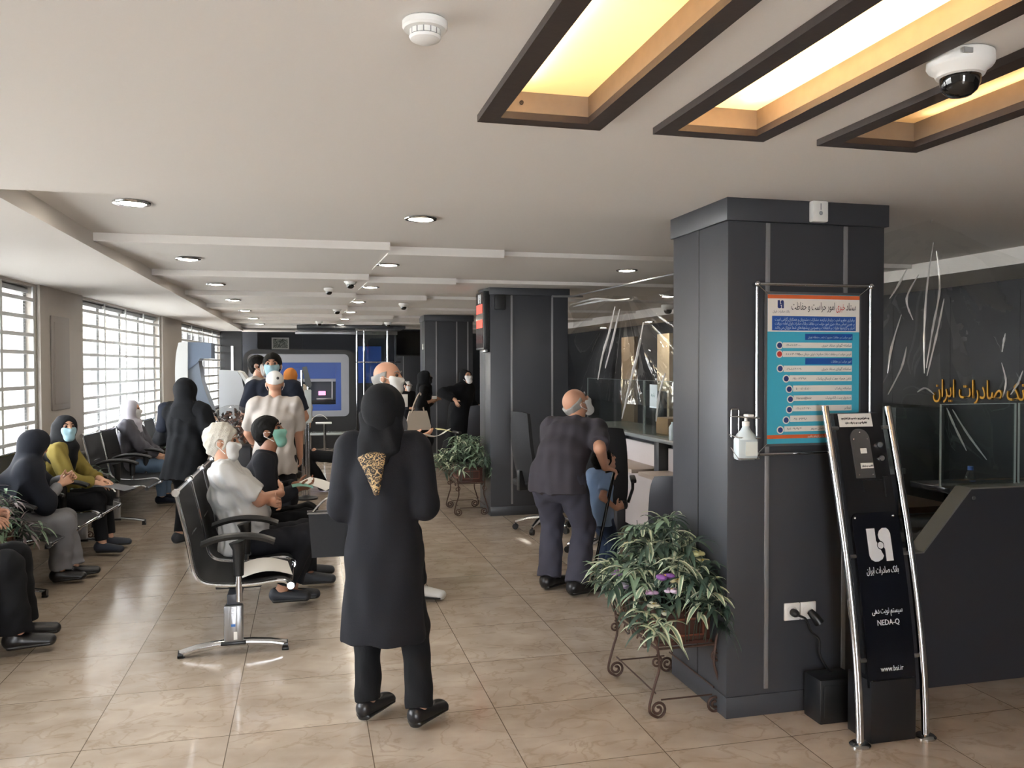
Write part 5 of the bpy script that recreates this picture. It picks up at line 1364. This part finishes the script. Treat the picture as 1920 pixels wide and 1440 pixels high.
def seat(hs, fx=.30, fz=.085, spread=.075, back=0): return dict(pel=(0, -back, hs), RF=(spread, fx, fz), LF=(-spread, fx, fz), RK=(.1, .6, 1), LK=(-.1, .6, 1))
# ================================================================== THE PEOPLE IN THE HALL
def LOC(x, y, face, p):
    """a point of the room in a person's own frame"""
    a = math.radians(face-90); dx, dy = p[0]-x, p[1]-y
    return np.array([dx*math.cos(a)+dy*math.sin(a), -dx*math.sin(a)+dy*math.cos(a), p[2]])
BK, BK2, BK3 = cloth('141518'), cloth('1b1c21'), cloth('101216')
NAVY, CHAR, WHT, OFFW = cloth('1a1f2b'), cloth('3d3a40'), cloth('c4c2be'), cloth('aaa39c')
GREYT, SLATE, JEAN, JEAND = cloth('77777a'), cloth('41414c'), cloth('5d7187'), cloth('2c3a52')
SHOE = mat('black shoe leather', '17171a', .35); SHOEG = mat('dark grey shoe', '2a2d33', .6); SHOEW = mat('white trainer', 'c9c9c6', .6)
HAIRB, HAIRG, HAIRW = mat('black hair', '0d0b09', .7, spec=.15, bump=.4, bscale=200), mat('grey hair', '8d8b87', .6, bump=.4, bscale=200), mat('white hair', 'bdb8ac', .65, bump=.5, bscale=160)
GOLDP = scarf_pattern('gold and black scarf border', '1b1613', 'b79a6c', 28)

# -- woman seen from behind, centre
def border(G, J, hd, S):
    N = J['N']; a = np.array([-.030, -.136, N[2]-.055]); b = np.array([-.010, -.142, N[2]-.215])
    G.ecap(a, b, (.066, .020), (.012, .012), (1, 0, 0), .01)
def drape_back(G, J, hd, S):
    N = J['N']; a = hd(-.005, -.075, -.03); b = np.array([-.030, -.118, N[2]-.07])
    G.ecap(a, b, (.088, .05), (.074, .022), (1, 0, 0), .02)
    G.ecap(hd(.02, -.05, -.07), np.array([.035, -.10, N[2]-.03]), (.075, .06), (.06, .03), (1, 0, 0), .03)
P1 = person('woman in a long black coat and black headscarf standing with her back to us', .335, 3.80, 76, 1.52, .96, SKIN, R=(.15, .22, 1.02), L=(-.14, .22, .98), RE=(.22, -.8, -.6), LE=(-.22, -.8, -.6),
    RF=(.165, -.03, .084), LF=(-.085, .05, .084), toeR=34, toeL=28, head=(8, -8, 0), seed=1, pel=(0, 0, .842),
    hands={'R': dict(dir=(-.3, 1, .2), curl=.8), 'L': dict(dir=(.3, 1, 0), curl=.8)},
    wear=[('coat', BK2, dict(z=.405, w=(.118, .098), off=.018, wr=.005, wl=.13)), ('trousers', BK, dict(flare=.036, len=.97, wr=.004)), ('shoes', SHOE, dict(low=1, heel=1)),
          ('hijab', BK, dict(name='headscarf', t=1.03, tail=0, cape=0, front=.05, wr=.005)), ('custom', BK, dict(fn=drape_back, name='scarf_drape', wr=.004)), ('custom', GOLDP, dict(fn=border, name='scarf_border', wr=.002))])
t = thing('handbag', 'black leather handbag hanging at the left side of the woman in the long black coat', 'bag', (.10, 3.93, .76))
q = MB(); q.add([(-.085, -.045, .01), (.085, -.045, .01), (.085, .045, .01), (-.085, .045, .01), (-.10, -.03, .215), (.10, -.03, .215), (.10, .03, .215), (-.10, .03, .215)], [(0, 1, 2, 3), (4, 5, 6, 7), (0, 1, 5, 4), (1, 2, 6, 5), (2, 3, 7, 6), (3, 0, 4, 7)]); q.build('body', BLEATHER, t)
q = MB(); q.tube([(-.105, -.033, .212), (.105, -.033, .212)], .004, 8); q.tube([(-.105, .033, .212), (.105, .033, .212)], .004, 8); q.build('zip_edge', STEEL, t)
q = MB(); q.tube(bez([(-.08, 0, .21), (-.02, 0, .27), (.07, -.01, .29), (.10, -.02, .235)], 6), .006, 8); q.build('strap', CHROME, t)

# -- bald man with papers
P2 = person('balding man in grey with a white mask looking out over the black headscarf', .51, 5.90, 338, 1.69, 1.05, SKIN2, R=LOC(.51, 5.90, 338, (.70, 5.66, 1.17)), L=(-.2, .12, .85), head=(8, -4, 0), seed=2, pel=(.02, .04, .885), LF=(-.11, -.06, .08), RF=LOC(.51, 5.90, 338, (.76, 5.80, .08)),
    hands={'R': dict(dir=(.0, 1, .05), palm=(-.3, 0, .9), curl=.35)},
    wear=[('top', cloth('5f6168'), dict(sleeve=1.9, hem=.10, off=.016)), ('trousers', BK2), ('shoes', SHOEW), ('hair', HAIRG, dict(style='rim')), ('mask', MASKW), ('brows', HAIRG)])
q = MB(); q.sheet(lambda u, v: (.68+.26*u, 5.52+.16*v, 1.165+.05*u+.018*math.sin(u*7)-.02*v), 14, 8, .0012); tag(q.build('paper', PAPER), 'open printed papers held by the balding man in grey', 'paper')
q = MB(); q.sheet(lambda u, v: (.85+.10*u, 5.50+.14*v, 1.222-.018*u*u), 8, 6, .0012); tag(q.build('paper', mat('yellowish paper', 'd6cf9a', .8)), 'yellowish sheet on top of the papers of the balding man', 'paper')

# -- old man bending with a cane, and the boy
f3 = 52
P3 = person('old balding man in a charcoal shirt bending over the boy with a walking stick', 1.76, 5.70, f3, 1.70, 1.16, SKIN2, pel=(0, -.03, .875), lean=56, head=(38, -34, 0), seed=3, belly=.7,
    R=LOC(1.76, 5.70, f3, (2.13, 5.74, .90)), L=LOC(1.76, 5.70, f3, (1.925, 5.83, .80)), RE=(.35, -.4, -1), LE=(-.2, .1, -1), RF=LOC(1.76, 5.70, f3, (1.86, 5.60, .085)), LF=LOC(1.76, 5.70, f3, (1.72, 5.82, .085)), toeR=42, toeL=25,
    hands={'R': dict(dir=(.5, .6, -.25), palm=(.0, .2, -1), curl=.75), 'L': dict(dir=(.18, -.1, -.9), palm=(.6, .2, .1), curl=.15, spread=.35)},
    wear=[('top', CHAR, dict(sleeve=.86, off=.018, hem=.075, wr=.0045, wl=.12)), ('trousers', SLATE, dict(flare=.050, len=.98, wide=1.12, wr=.005)), ('shoes', SHOE, dict(len=1.1)), ('hair', HAIRG, dict(style='rim')), ('mask', MASKW, dict(down=.02)), ('brows', HAIRG)])
hw = P3['world'](P3['handR'])
q = MB(); q.tube(bez([tuple(hw+Vector((-.07, 0, -.01))), tuple(hw+Vector((.0, .0, .0))), tuple(hw+Vector((.03, 0, -.02)))], 5), .012, 10); h_ = q
q.tube([tuple(hw+Vector((.0, .0, -.005))), (2.045, 5.82, .0)], [.0125, .0105], 12); tag(q.build('walking_stick', mat('gloss black stick', '0f1012', .12)), 'gloss black walking stick in the right hand of the bending old man', 'walking stick')
f4 = 12
P4 = person('small boy in a pale blue shirt standing in front of the bending old man', 2.17, 5.97, f4, .99, 1.15, SKIN2, hs=1.38, head=(10, -24, 0), neck=(0, .35, .9), seed=4, R=LOC(2.17, 5.97, f4, (2.24, 5.80, .58)), L=(-.14, .10, .48), RE=(.4, -1, -.5), LE=(-.4, -1, -.3), RF=(.05, .02, .055), LF=(-.05, .05, .055),
    hands={'R': dict(dir=(-.1, 1, .3), curl=1.1), 'L': dict(curl=.9)},
    wear=[('top', cloth('7f97b8'), dict(sleeve=.7, off=.012, hem=.09, wr=.003)), ('trousers', JEAND, dict(flare=.034)), ('shoes', NAVY), ('hair', HAIRB, dict(t=1.12)), ('brows', HAIRB)])

# -- seated men in the middle row
P5 = person('white haired man in a white polo shirt sitting with arms crossed', -.42, 5.83, 0, 1.72, 1.10, SKIN2, **{**seat(.475, .19, .13, .10), 'RF': (.07, .235, .13), 'LF': (-.06, .30, .10)}, lean=-17, head=(6, 2, 0), belly=.9, seed=5, toeR=5, toeL=-4,
    R=(-.10, .235, .77), L=(.11, .215, .735), RE=(.8, .25, -.7), LE=(-.8, .25, -.7), hands={'R': dict(dir=(-1, .1, .15), palm=(0, -1, 0), curl=.25), 'L': dict(dir=(1, .3, .1), palm=(0, -1, 0), curl=.3)},
    wear=[('top', cloth('c6c6c4'), dict(sleeve=.88, off=.016, hem=.035, wr=.007, wl=.08)), ('trousers', BK2, dict(flare=.036, len=.86, wr=.005)), ('shoes', SHOEG, dict(low=1)), ('hair', HAIRW, dict(t=1.13, wr=.004)), ('mask', MASKW), ('brows', HAIRW)])
P6 = person('young man in black with a green mask sitting and holding papers', -.42, 6.43, 0, 1.72, 1.02, SKIN3, **seat(.475, .42, .10, .12), lean=15, head=(12, -16, 0), seed=6,
    R=(.10, .34, .74), L=(-.10, .33, .74), RE=(.6, -.5, -.6), LE=(-.6, -.5, -.6), hands={'R': dict(dir=(-.1, 1, .1), palm=(-.5, 0, .7), curl=.5), 'L': dict(dir=(.1, 1, .1), palm=(.5, 0, .7), curl=.5)},
    wear=[('top', BK2, dict(sleeve=1.9)), ('trousers', BK), ('shoes', SHOEG), ('hair', HAIRB, dict(t=1.12)), ('mask', MASKG), ('brows', HAIRB)])
sheet_thing('paper', 'white sheet of paper in the hands of the young man with the green mask', 'paper', (.07, 6.38, .765), -.5, .22, .17, PAPER, .01, (-.25, .1))
sheet_thing('face_mask', 'loose green mask in the hand of the young man in black', 'mask', (-.04, 6.27, .765), .1, .15, .09, MASKG, .012, (-.1, .1))

# -- standing group behind
P7 = person('man in a white cap and pale shirt standing with his back to us', -.29, 7.72, 84, 1.60, 1.12, SKIN2, head=(-8, -14, 0), seed=7, R=(.20, .22, .80), L=(-.18, .24, .85), RE=(1, -.4, -.4), LE=(-1, -.4, -.4), lean=6,
    wear=[('top', OFFW, dict(sleeve=.85, off=.018, hem=.10, wr=.006, wl=.10)), ('trousers', BK2, dict(wide=1.1)), ('shoes', SHOE), ('cap', cloth('cfcecb')), ('mask', MASKW)])
q = MB(); q.sph((-.255, 7.652, 1.545), (.012, .008, .013), 12); o = q.build('cap_emblem', NEARBLACK); o.parent = P7['obj']; o.matrix_parent_inverse = (Matrix.Translation((-.29, 7.72, 0))@Matrix.Rotation(math.radians(-6), 4, 'Z')).inverted()
P8 = person('tall dark haired man in navy facing us behind the man in the white cap', -.33, 8.85, 262, 1.86, 1.12, SKIN2, lean=20, pel=(0, -.1, .93), head=(-4, -8, 0), seed=8, R=(.2, .2, .95), L=(-.2, .2, .95),
    wear=[('top', NAVY, dict(sleeve=.8, off=.016)), ('trousers', BK), ('shoes', SHOE), ('hair', HAIRB, dict(t=1.13)), ('mask', MASKB), ('brows', HAIRB)])
P9 = person('man in a white shirt and mask standing in profile by the pale terminal', -.59, 10.5, 345, 1.78, 1.0, SKIN2, head=(0, -4, 0), seed=9, R=(.16, .28, 1.05), L=(-.16, .28, 1.05),
    wear=[('top', WHT, dict(sleeve=1.85, wr=.006)), ('trousers', BK2), ('shoes', SHOE), ('hair', HAIRB), ('mask', MASKW), ('brows', HAIRB)])
P10 = person('person in an orange headscarf and cream coat facing the cash machine bay', -.24, 12.6, 88, 1.62, 1.0, SKIN, seed=10,
    wear=[('coat', cloth('cfc6b4'), dict(z=.5)), ('trousers', BK2), ('shoes', SHOE), ('hijab', cloth('c8803f'), dict(name='headscarf', tail=.06))])
def sling(G, J, hd, S):
    G.ecap(J['sh']['L']+np.array([-.02, -.02, .02]), J['sh']['L']+np.array([-.04, -.05, -.16]), (.06, .07), (.05, .06), (0, 1, 0), .02)
P11 = person('woman in a black coat and long black headscarf standing by the window seats', -1.09, 8.12, 72, 1.53, 1.05, SKIN, seed=11, R=LOC(-1.09, 8.12, 72, (-.84, 8.22, 1.10)), L=(-.16, .22, 1.0), RE=(.3, -.6, -.8), LE=(-.35, -.7, -.6), RF=(.095, .0, .075), LF=(-.095, .03, .075), toeR=35, toeL=25, head=(0, -10, 0),
    wear=[('coat', BK3, dict(z=.62, w=(.15, .12), off=.022, wr=.008, wl=.15)), ('trousers', BK, dict(flare=.026, len=.90, wide=.9)), ('shoes', SHOEG), ('hijab', BK3, dict(name='headscarf', tail=.26, t=1.08, wr=.006)), ('custom', NAVY, dict(fn=sling, name='shoulder_cape', wr=.004))])
t = thing('handbag', 'black handbag with an arched handle on the arm of the woman in the black coat', 'bag', (-.97, 8.40, .86))
q = MB(); q.box((-.12, -.07, 0), (.16, .07, .30), .03); q.build('body', BLEATHER, t)
q = MB(); q.tube(bez([(-.03, 0, .29), (-.005, 0, .355), (.05, 0, .375), (.10, 0, .35), (.12, 0, .29)], 6), .011, 8); q.build('handle', BLEATHER, t)

# -- people on the window seats
P12 = person('woman in a grey coat and white headscarf sitting under the second window', -2.06, 10.62, -4, 1.58, 1.18, SKIN, **seat(.50, .38, .09, .12), lean=2, head=(-4, -4, 0), seed=12, R=(.08, .34, .58), L=(-.08, .34, .58),
    wear=[('top', cloth('55545a'), dict(sleeve=1.9, off=.024, hem=.03, wr=.007, wl=.09)), ('trousers', JEAN), ('shoes', NAVY), ('hijab', cloth('b0adb4'), dict(name='headscarf', tail=.05)), ('shawl', cloth('aaa294'), dict(name='scarf')), ('mask', MASKW)])
P13 = person('young woman in a mustard jumper and black headscarf wearing a pale blue mask', -2.18, 7.98, 0, 1.60, .98, SKIN, **seat(.475, .43, .09, .13), lean=13, head=(52, -6, 0), seed=13, R=LOC(-2.18, 7.98, 0, (-1.80, 7.86, .635)), L=LOC(-2.18, 7.98, 0, (-1.78, 7.93, .66)), RE=(1, -.5, -.5), LE=(-1, -.5, -.5), toeR=15,
    hands={'R': dict(dir=(.3, 1, -.2), palm=(-.2, .1, -1), curl=.3), 'L': dict(dir=(.3, 1, -.25), palm=(.2, .1, -1), curl=.3)},
    wear=[('top', cloth('837438'), dict(sleeve=1.86, off=.016, hem=.05, wr=.005)), ('trousers', BK, dict(flare=.03, len=.88)), ('shoes', mat('navy trainer', '272d3a', .6)), ('hijab', BK, dict(name='headscarf', tail=.04, front=.12)), ('mask', MASKB), ('brows', HAIRB)])
def lap(G, J, hd, S):
    for sd in 'RL': G.cap(J['hip'][sd], J['kn'][sd], .105, .085, .06)
    k = (J['kn']['R']+J['kn']['L'])/2; G.ecap(k+np.array([0, -.01, -.01]), k+np.array([0, -.02, -.24]), (.12, .05), (.13, .04), (1, 0, 0), .05, flat='b')
q = Solid(); lap(q, P13, None, 1); solid_obj('skirt', q, BK, P13['obj'], .009, .004, 3)
sheet_thing('folder', 'grey folder on the lap of the woman in the mustard jumper', 'folder', (-1.66, 7.84, .60), -.35, .34, .20, mat('grey folder', '5d5e62', .6), .01, (-.12, .0))
P14 = person('woman in a black chador and grey trousers leaning forward, seen from behind', -2.20, 6.86, 14, 1.58, 1.08, SKIN, **{**seat(.475, .42, .10, .12), 'RF': (.06, .36, .085), 'LF': (-.05, .46, .085)}, lean=26, head=(-50, -20, 0), seed=14, R=LOC(-2.20, 6.86, 14, (-1.86, 7.0, .74)), L=LOC(-2.20, 6.86, 14, (-1.84, 7.12, .78)), RE=(.8, -.4, -.7), LE=(-.8, -.4, -.6),
    hands={'R': dict(dir=(-.3, 1, .5), curl=.5)},
    wear=[('top', cloth('7c7d82'), dict(sleeve=1.92, off=.008)), ('trousers', GREYT, dict(flare=.044, len=.92, wide=1.22, wr=.006)), ('shoes', SHOE), ('drape', cloth('191c24'), dict(name='chador', z=.60, b=(.20, .17), shift=(0, .10), sleeve=.35))])
P15 = person('person in black trousers sitting at the edge of the photo', -2.10, 5.30, 8, 1.72, 1.05, SKIN2, **{**seat(.51, .46, .10, .10)}, lean=-4, seed=15, R=LOC(-2.10, 5.30, 8, (-1.86, 5.42, .76)), L=LOC(-2.10, 5.30, 8, (-1.86, 5.5, .77)), RE=(.6, -.6, -.5), LE=(-.6, -.6, -.5), toeR=0, toeL=-12,
    hands={'R': dict(dir=(.1, 1, -.1), palm=(-.3, 0, -1), curl=.4), 'L': dict(dir=(-.1, 1, .05), palm=(.8, 0, -.5), curl=.6)},
    wear=[('top', BK2, dict(sleeve=1.9)), ('trousers', BK, dict(flare=.046, wide=1.12)), ('shoes', SHOE), ('hair', HAIRB), ('mask', MASKW)])

# -- people by the pillars
P16 = person('woman in black with a black mask carrying a cream shoulder bag', 1.80, 13.35, 350, 1.57, .98, SKIN, seed=16, R=LOC(1.80, 13.35, 350, (1.93, 13.22, 1.08)), L=(-.1, .24, 1.10), RE=(.7, -.6, -.6), LE=(-.6, -.6, -.5), lean=6, head=(0, -10, 0), hands={'R': dict(dir=(0, 1, .5), curl=.7)},
    wear=[('coat', BK, dict(z=.55, sleeve=1.6)), ('trousers', BK2), ('shoes', SHOE), ('hijab', BK3, dict(name='headscarf')), ('mask', mat('black face mask', '131316', .8))])
t = thing('tote_bag', 'cream shoulder bag of the woman in black by the third pillar', 'bag', (1.70, 13.05, .64))
CREAM = mat('cream leather', 'c2b6a6', .5)
q = MB(); q.add([(-.19, -.06, 0), (.19, -.06, 0), (.19, .06, 0), (-.19, .06, 0), (-.20, -.05, .06), (.20, -.05, .06), (.20, .05, .06), (-.20, .05, .06), (-.14, -.02, .30), (.14, -.02, .30), (.14, .02, .30), (-.14, .02, .30)],
    [(0, 1, 2, 3), (8, 9, 10, 11), (0, 1, 5, 4), (1, 2, 6, 5), (2, 3, 7, 6), (3, 0, 4, 7), (4, 5, 9, 8), (5, 6, 10, 9), (6, 7, 11, 10), (7, 4, 8, 11)]); q.build('body', CREAM, t)
q = MB(); q.tube(bez([(-.10, -.02, .27), (-.06, -.01, .42), (.04, .05, .58), (.07, .02, .42), (.10, -.02, .27)], 6), .012, 8); q.build('handle', CREAM, t)
q = MB(); q.box((1.945, 13.17, 1.12), (2.02, 13.19, 1.17)); tag(q.build('ticket', PAPER), 'small white ticket in the hand of the woman with the cream bag', 'ticket')
P17 = person('small person in a white cap half hidden behind the woman with the cream bag', 1.86, 15.9, 300, 1.36, 1.0, SKIN, seed=17, R=(.1, .24, .85), L=(-.1, .24, .85),
    wear=[('top', BK2, dict(sleeve=1.9)), ('trousers', BK), ('shoes', SHOE), ('hair', HAIRB), ('cap', cloth('c9c8c4')), ('mask', MASKW)])
q = MB(); q.box((1.70, 15.6, .88), (1.84, 15.62, 1.12), .004); tag(q.build('folder', PAPER), 'white folder held by the small person in the white cap', 'folder')
P18 = person('woman in a black chador with a white mask leaning on a grey office chair', 2.30, 12.75, 318, 1.60, 1.05, SKIN, seed=18, lean=16, head=(18, -14, 0), R=LOC(2.30, 12.75, 318, (2.17, 12.33, 1.14)), L=(-.15, .25, 1.0), RE=(.8, -.4, -.2), hands={'R': dict(dir=(.2, .5, -.8), curl=.4)},
    wear=[('drape', BK3, dict(name='chador', z=.12, b=(.19, .17), sleeve=.9)), ('shoes', SHOE), ('mask', MASKW)])
P19 = person('person in a white top and blue jeans bending behind the second pillar', 2.60, 12.1, 20, 1.62, 1.05, SKIN, seed=19, lean=62, pel=(0, -.1, .86), R=(.12, .5, .85), L=(-.12, .5, .85), head=(0, -30, 0),
    wear=[('top', WHT, dict(sleeve=.8, hem=.05)), ('trousers', cloth('43506b')), ('shoes', SHOE), ('hijab', cloth('8b8d90'), dict(name='headscarf', tail=.03))])
P20 = person('person in black sitting with crossed legs beyond the man in the white cap', -.42, 11.2, -4, 1.74, 1.05, SKIN2, pel=(0, -.02, .52), RF=(.02, .62, .085), LF=(.16, .80, .46), RK=(.1, .6, 1), LK=(.2, .6, 1), lean=-6, seed=20, R=(.1, .25, .68), L=(-.1, .25, .68), toeL=40,
    wear=[('top', BK2, dict(sleeve=1.9)), ('trousers', BK, dict(flare=.04)), ('shoes', SHOE), ('hair', HAIRB), ('mask', MASKW)])
P21 = person('clerk in dark clothes and a white mask working behind the teller glass', 4.42, 8.0, 180, 1.68, 1.0, SKIN2, **seat(.50, .34, .09, .12), lean=6, seed=21, R=(.12, .38, .84), L=(-.12, .38, .84),
    wear=[('top', BK2, dict(sleeve=1.9)), ('trousers', BK), ('shoes', SHOE), ('hair', HAIRB), ('mask', MASKW)])
office_chair((4.42, 8.0, 0), math.radians(90), 'office chair of the clerk behind the teller glass', .44, .5, .46, FAB, BPLAST, False)
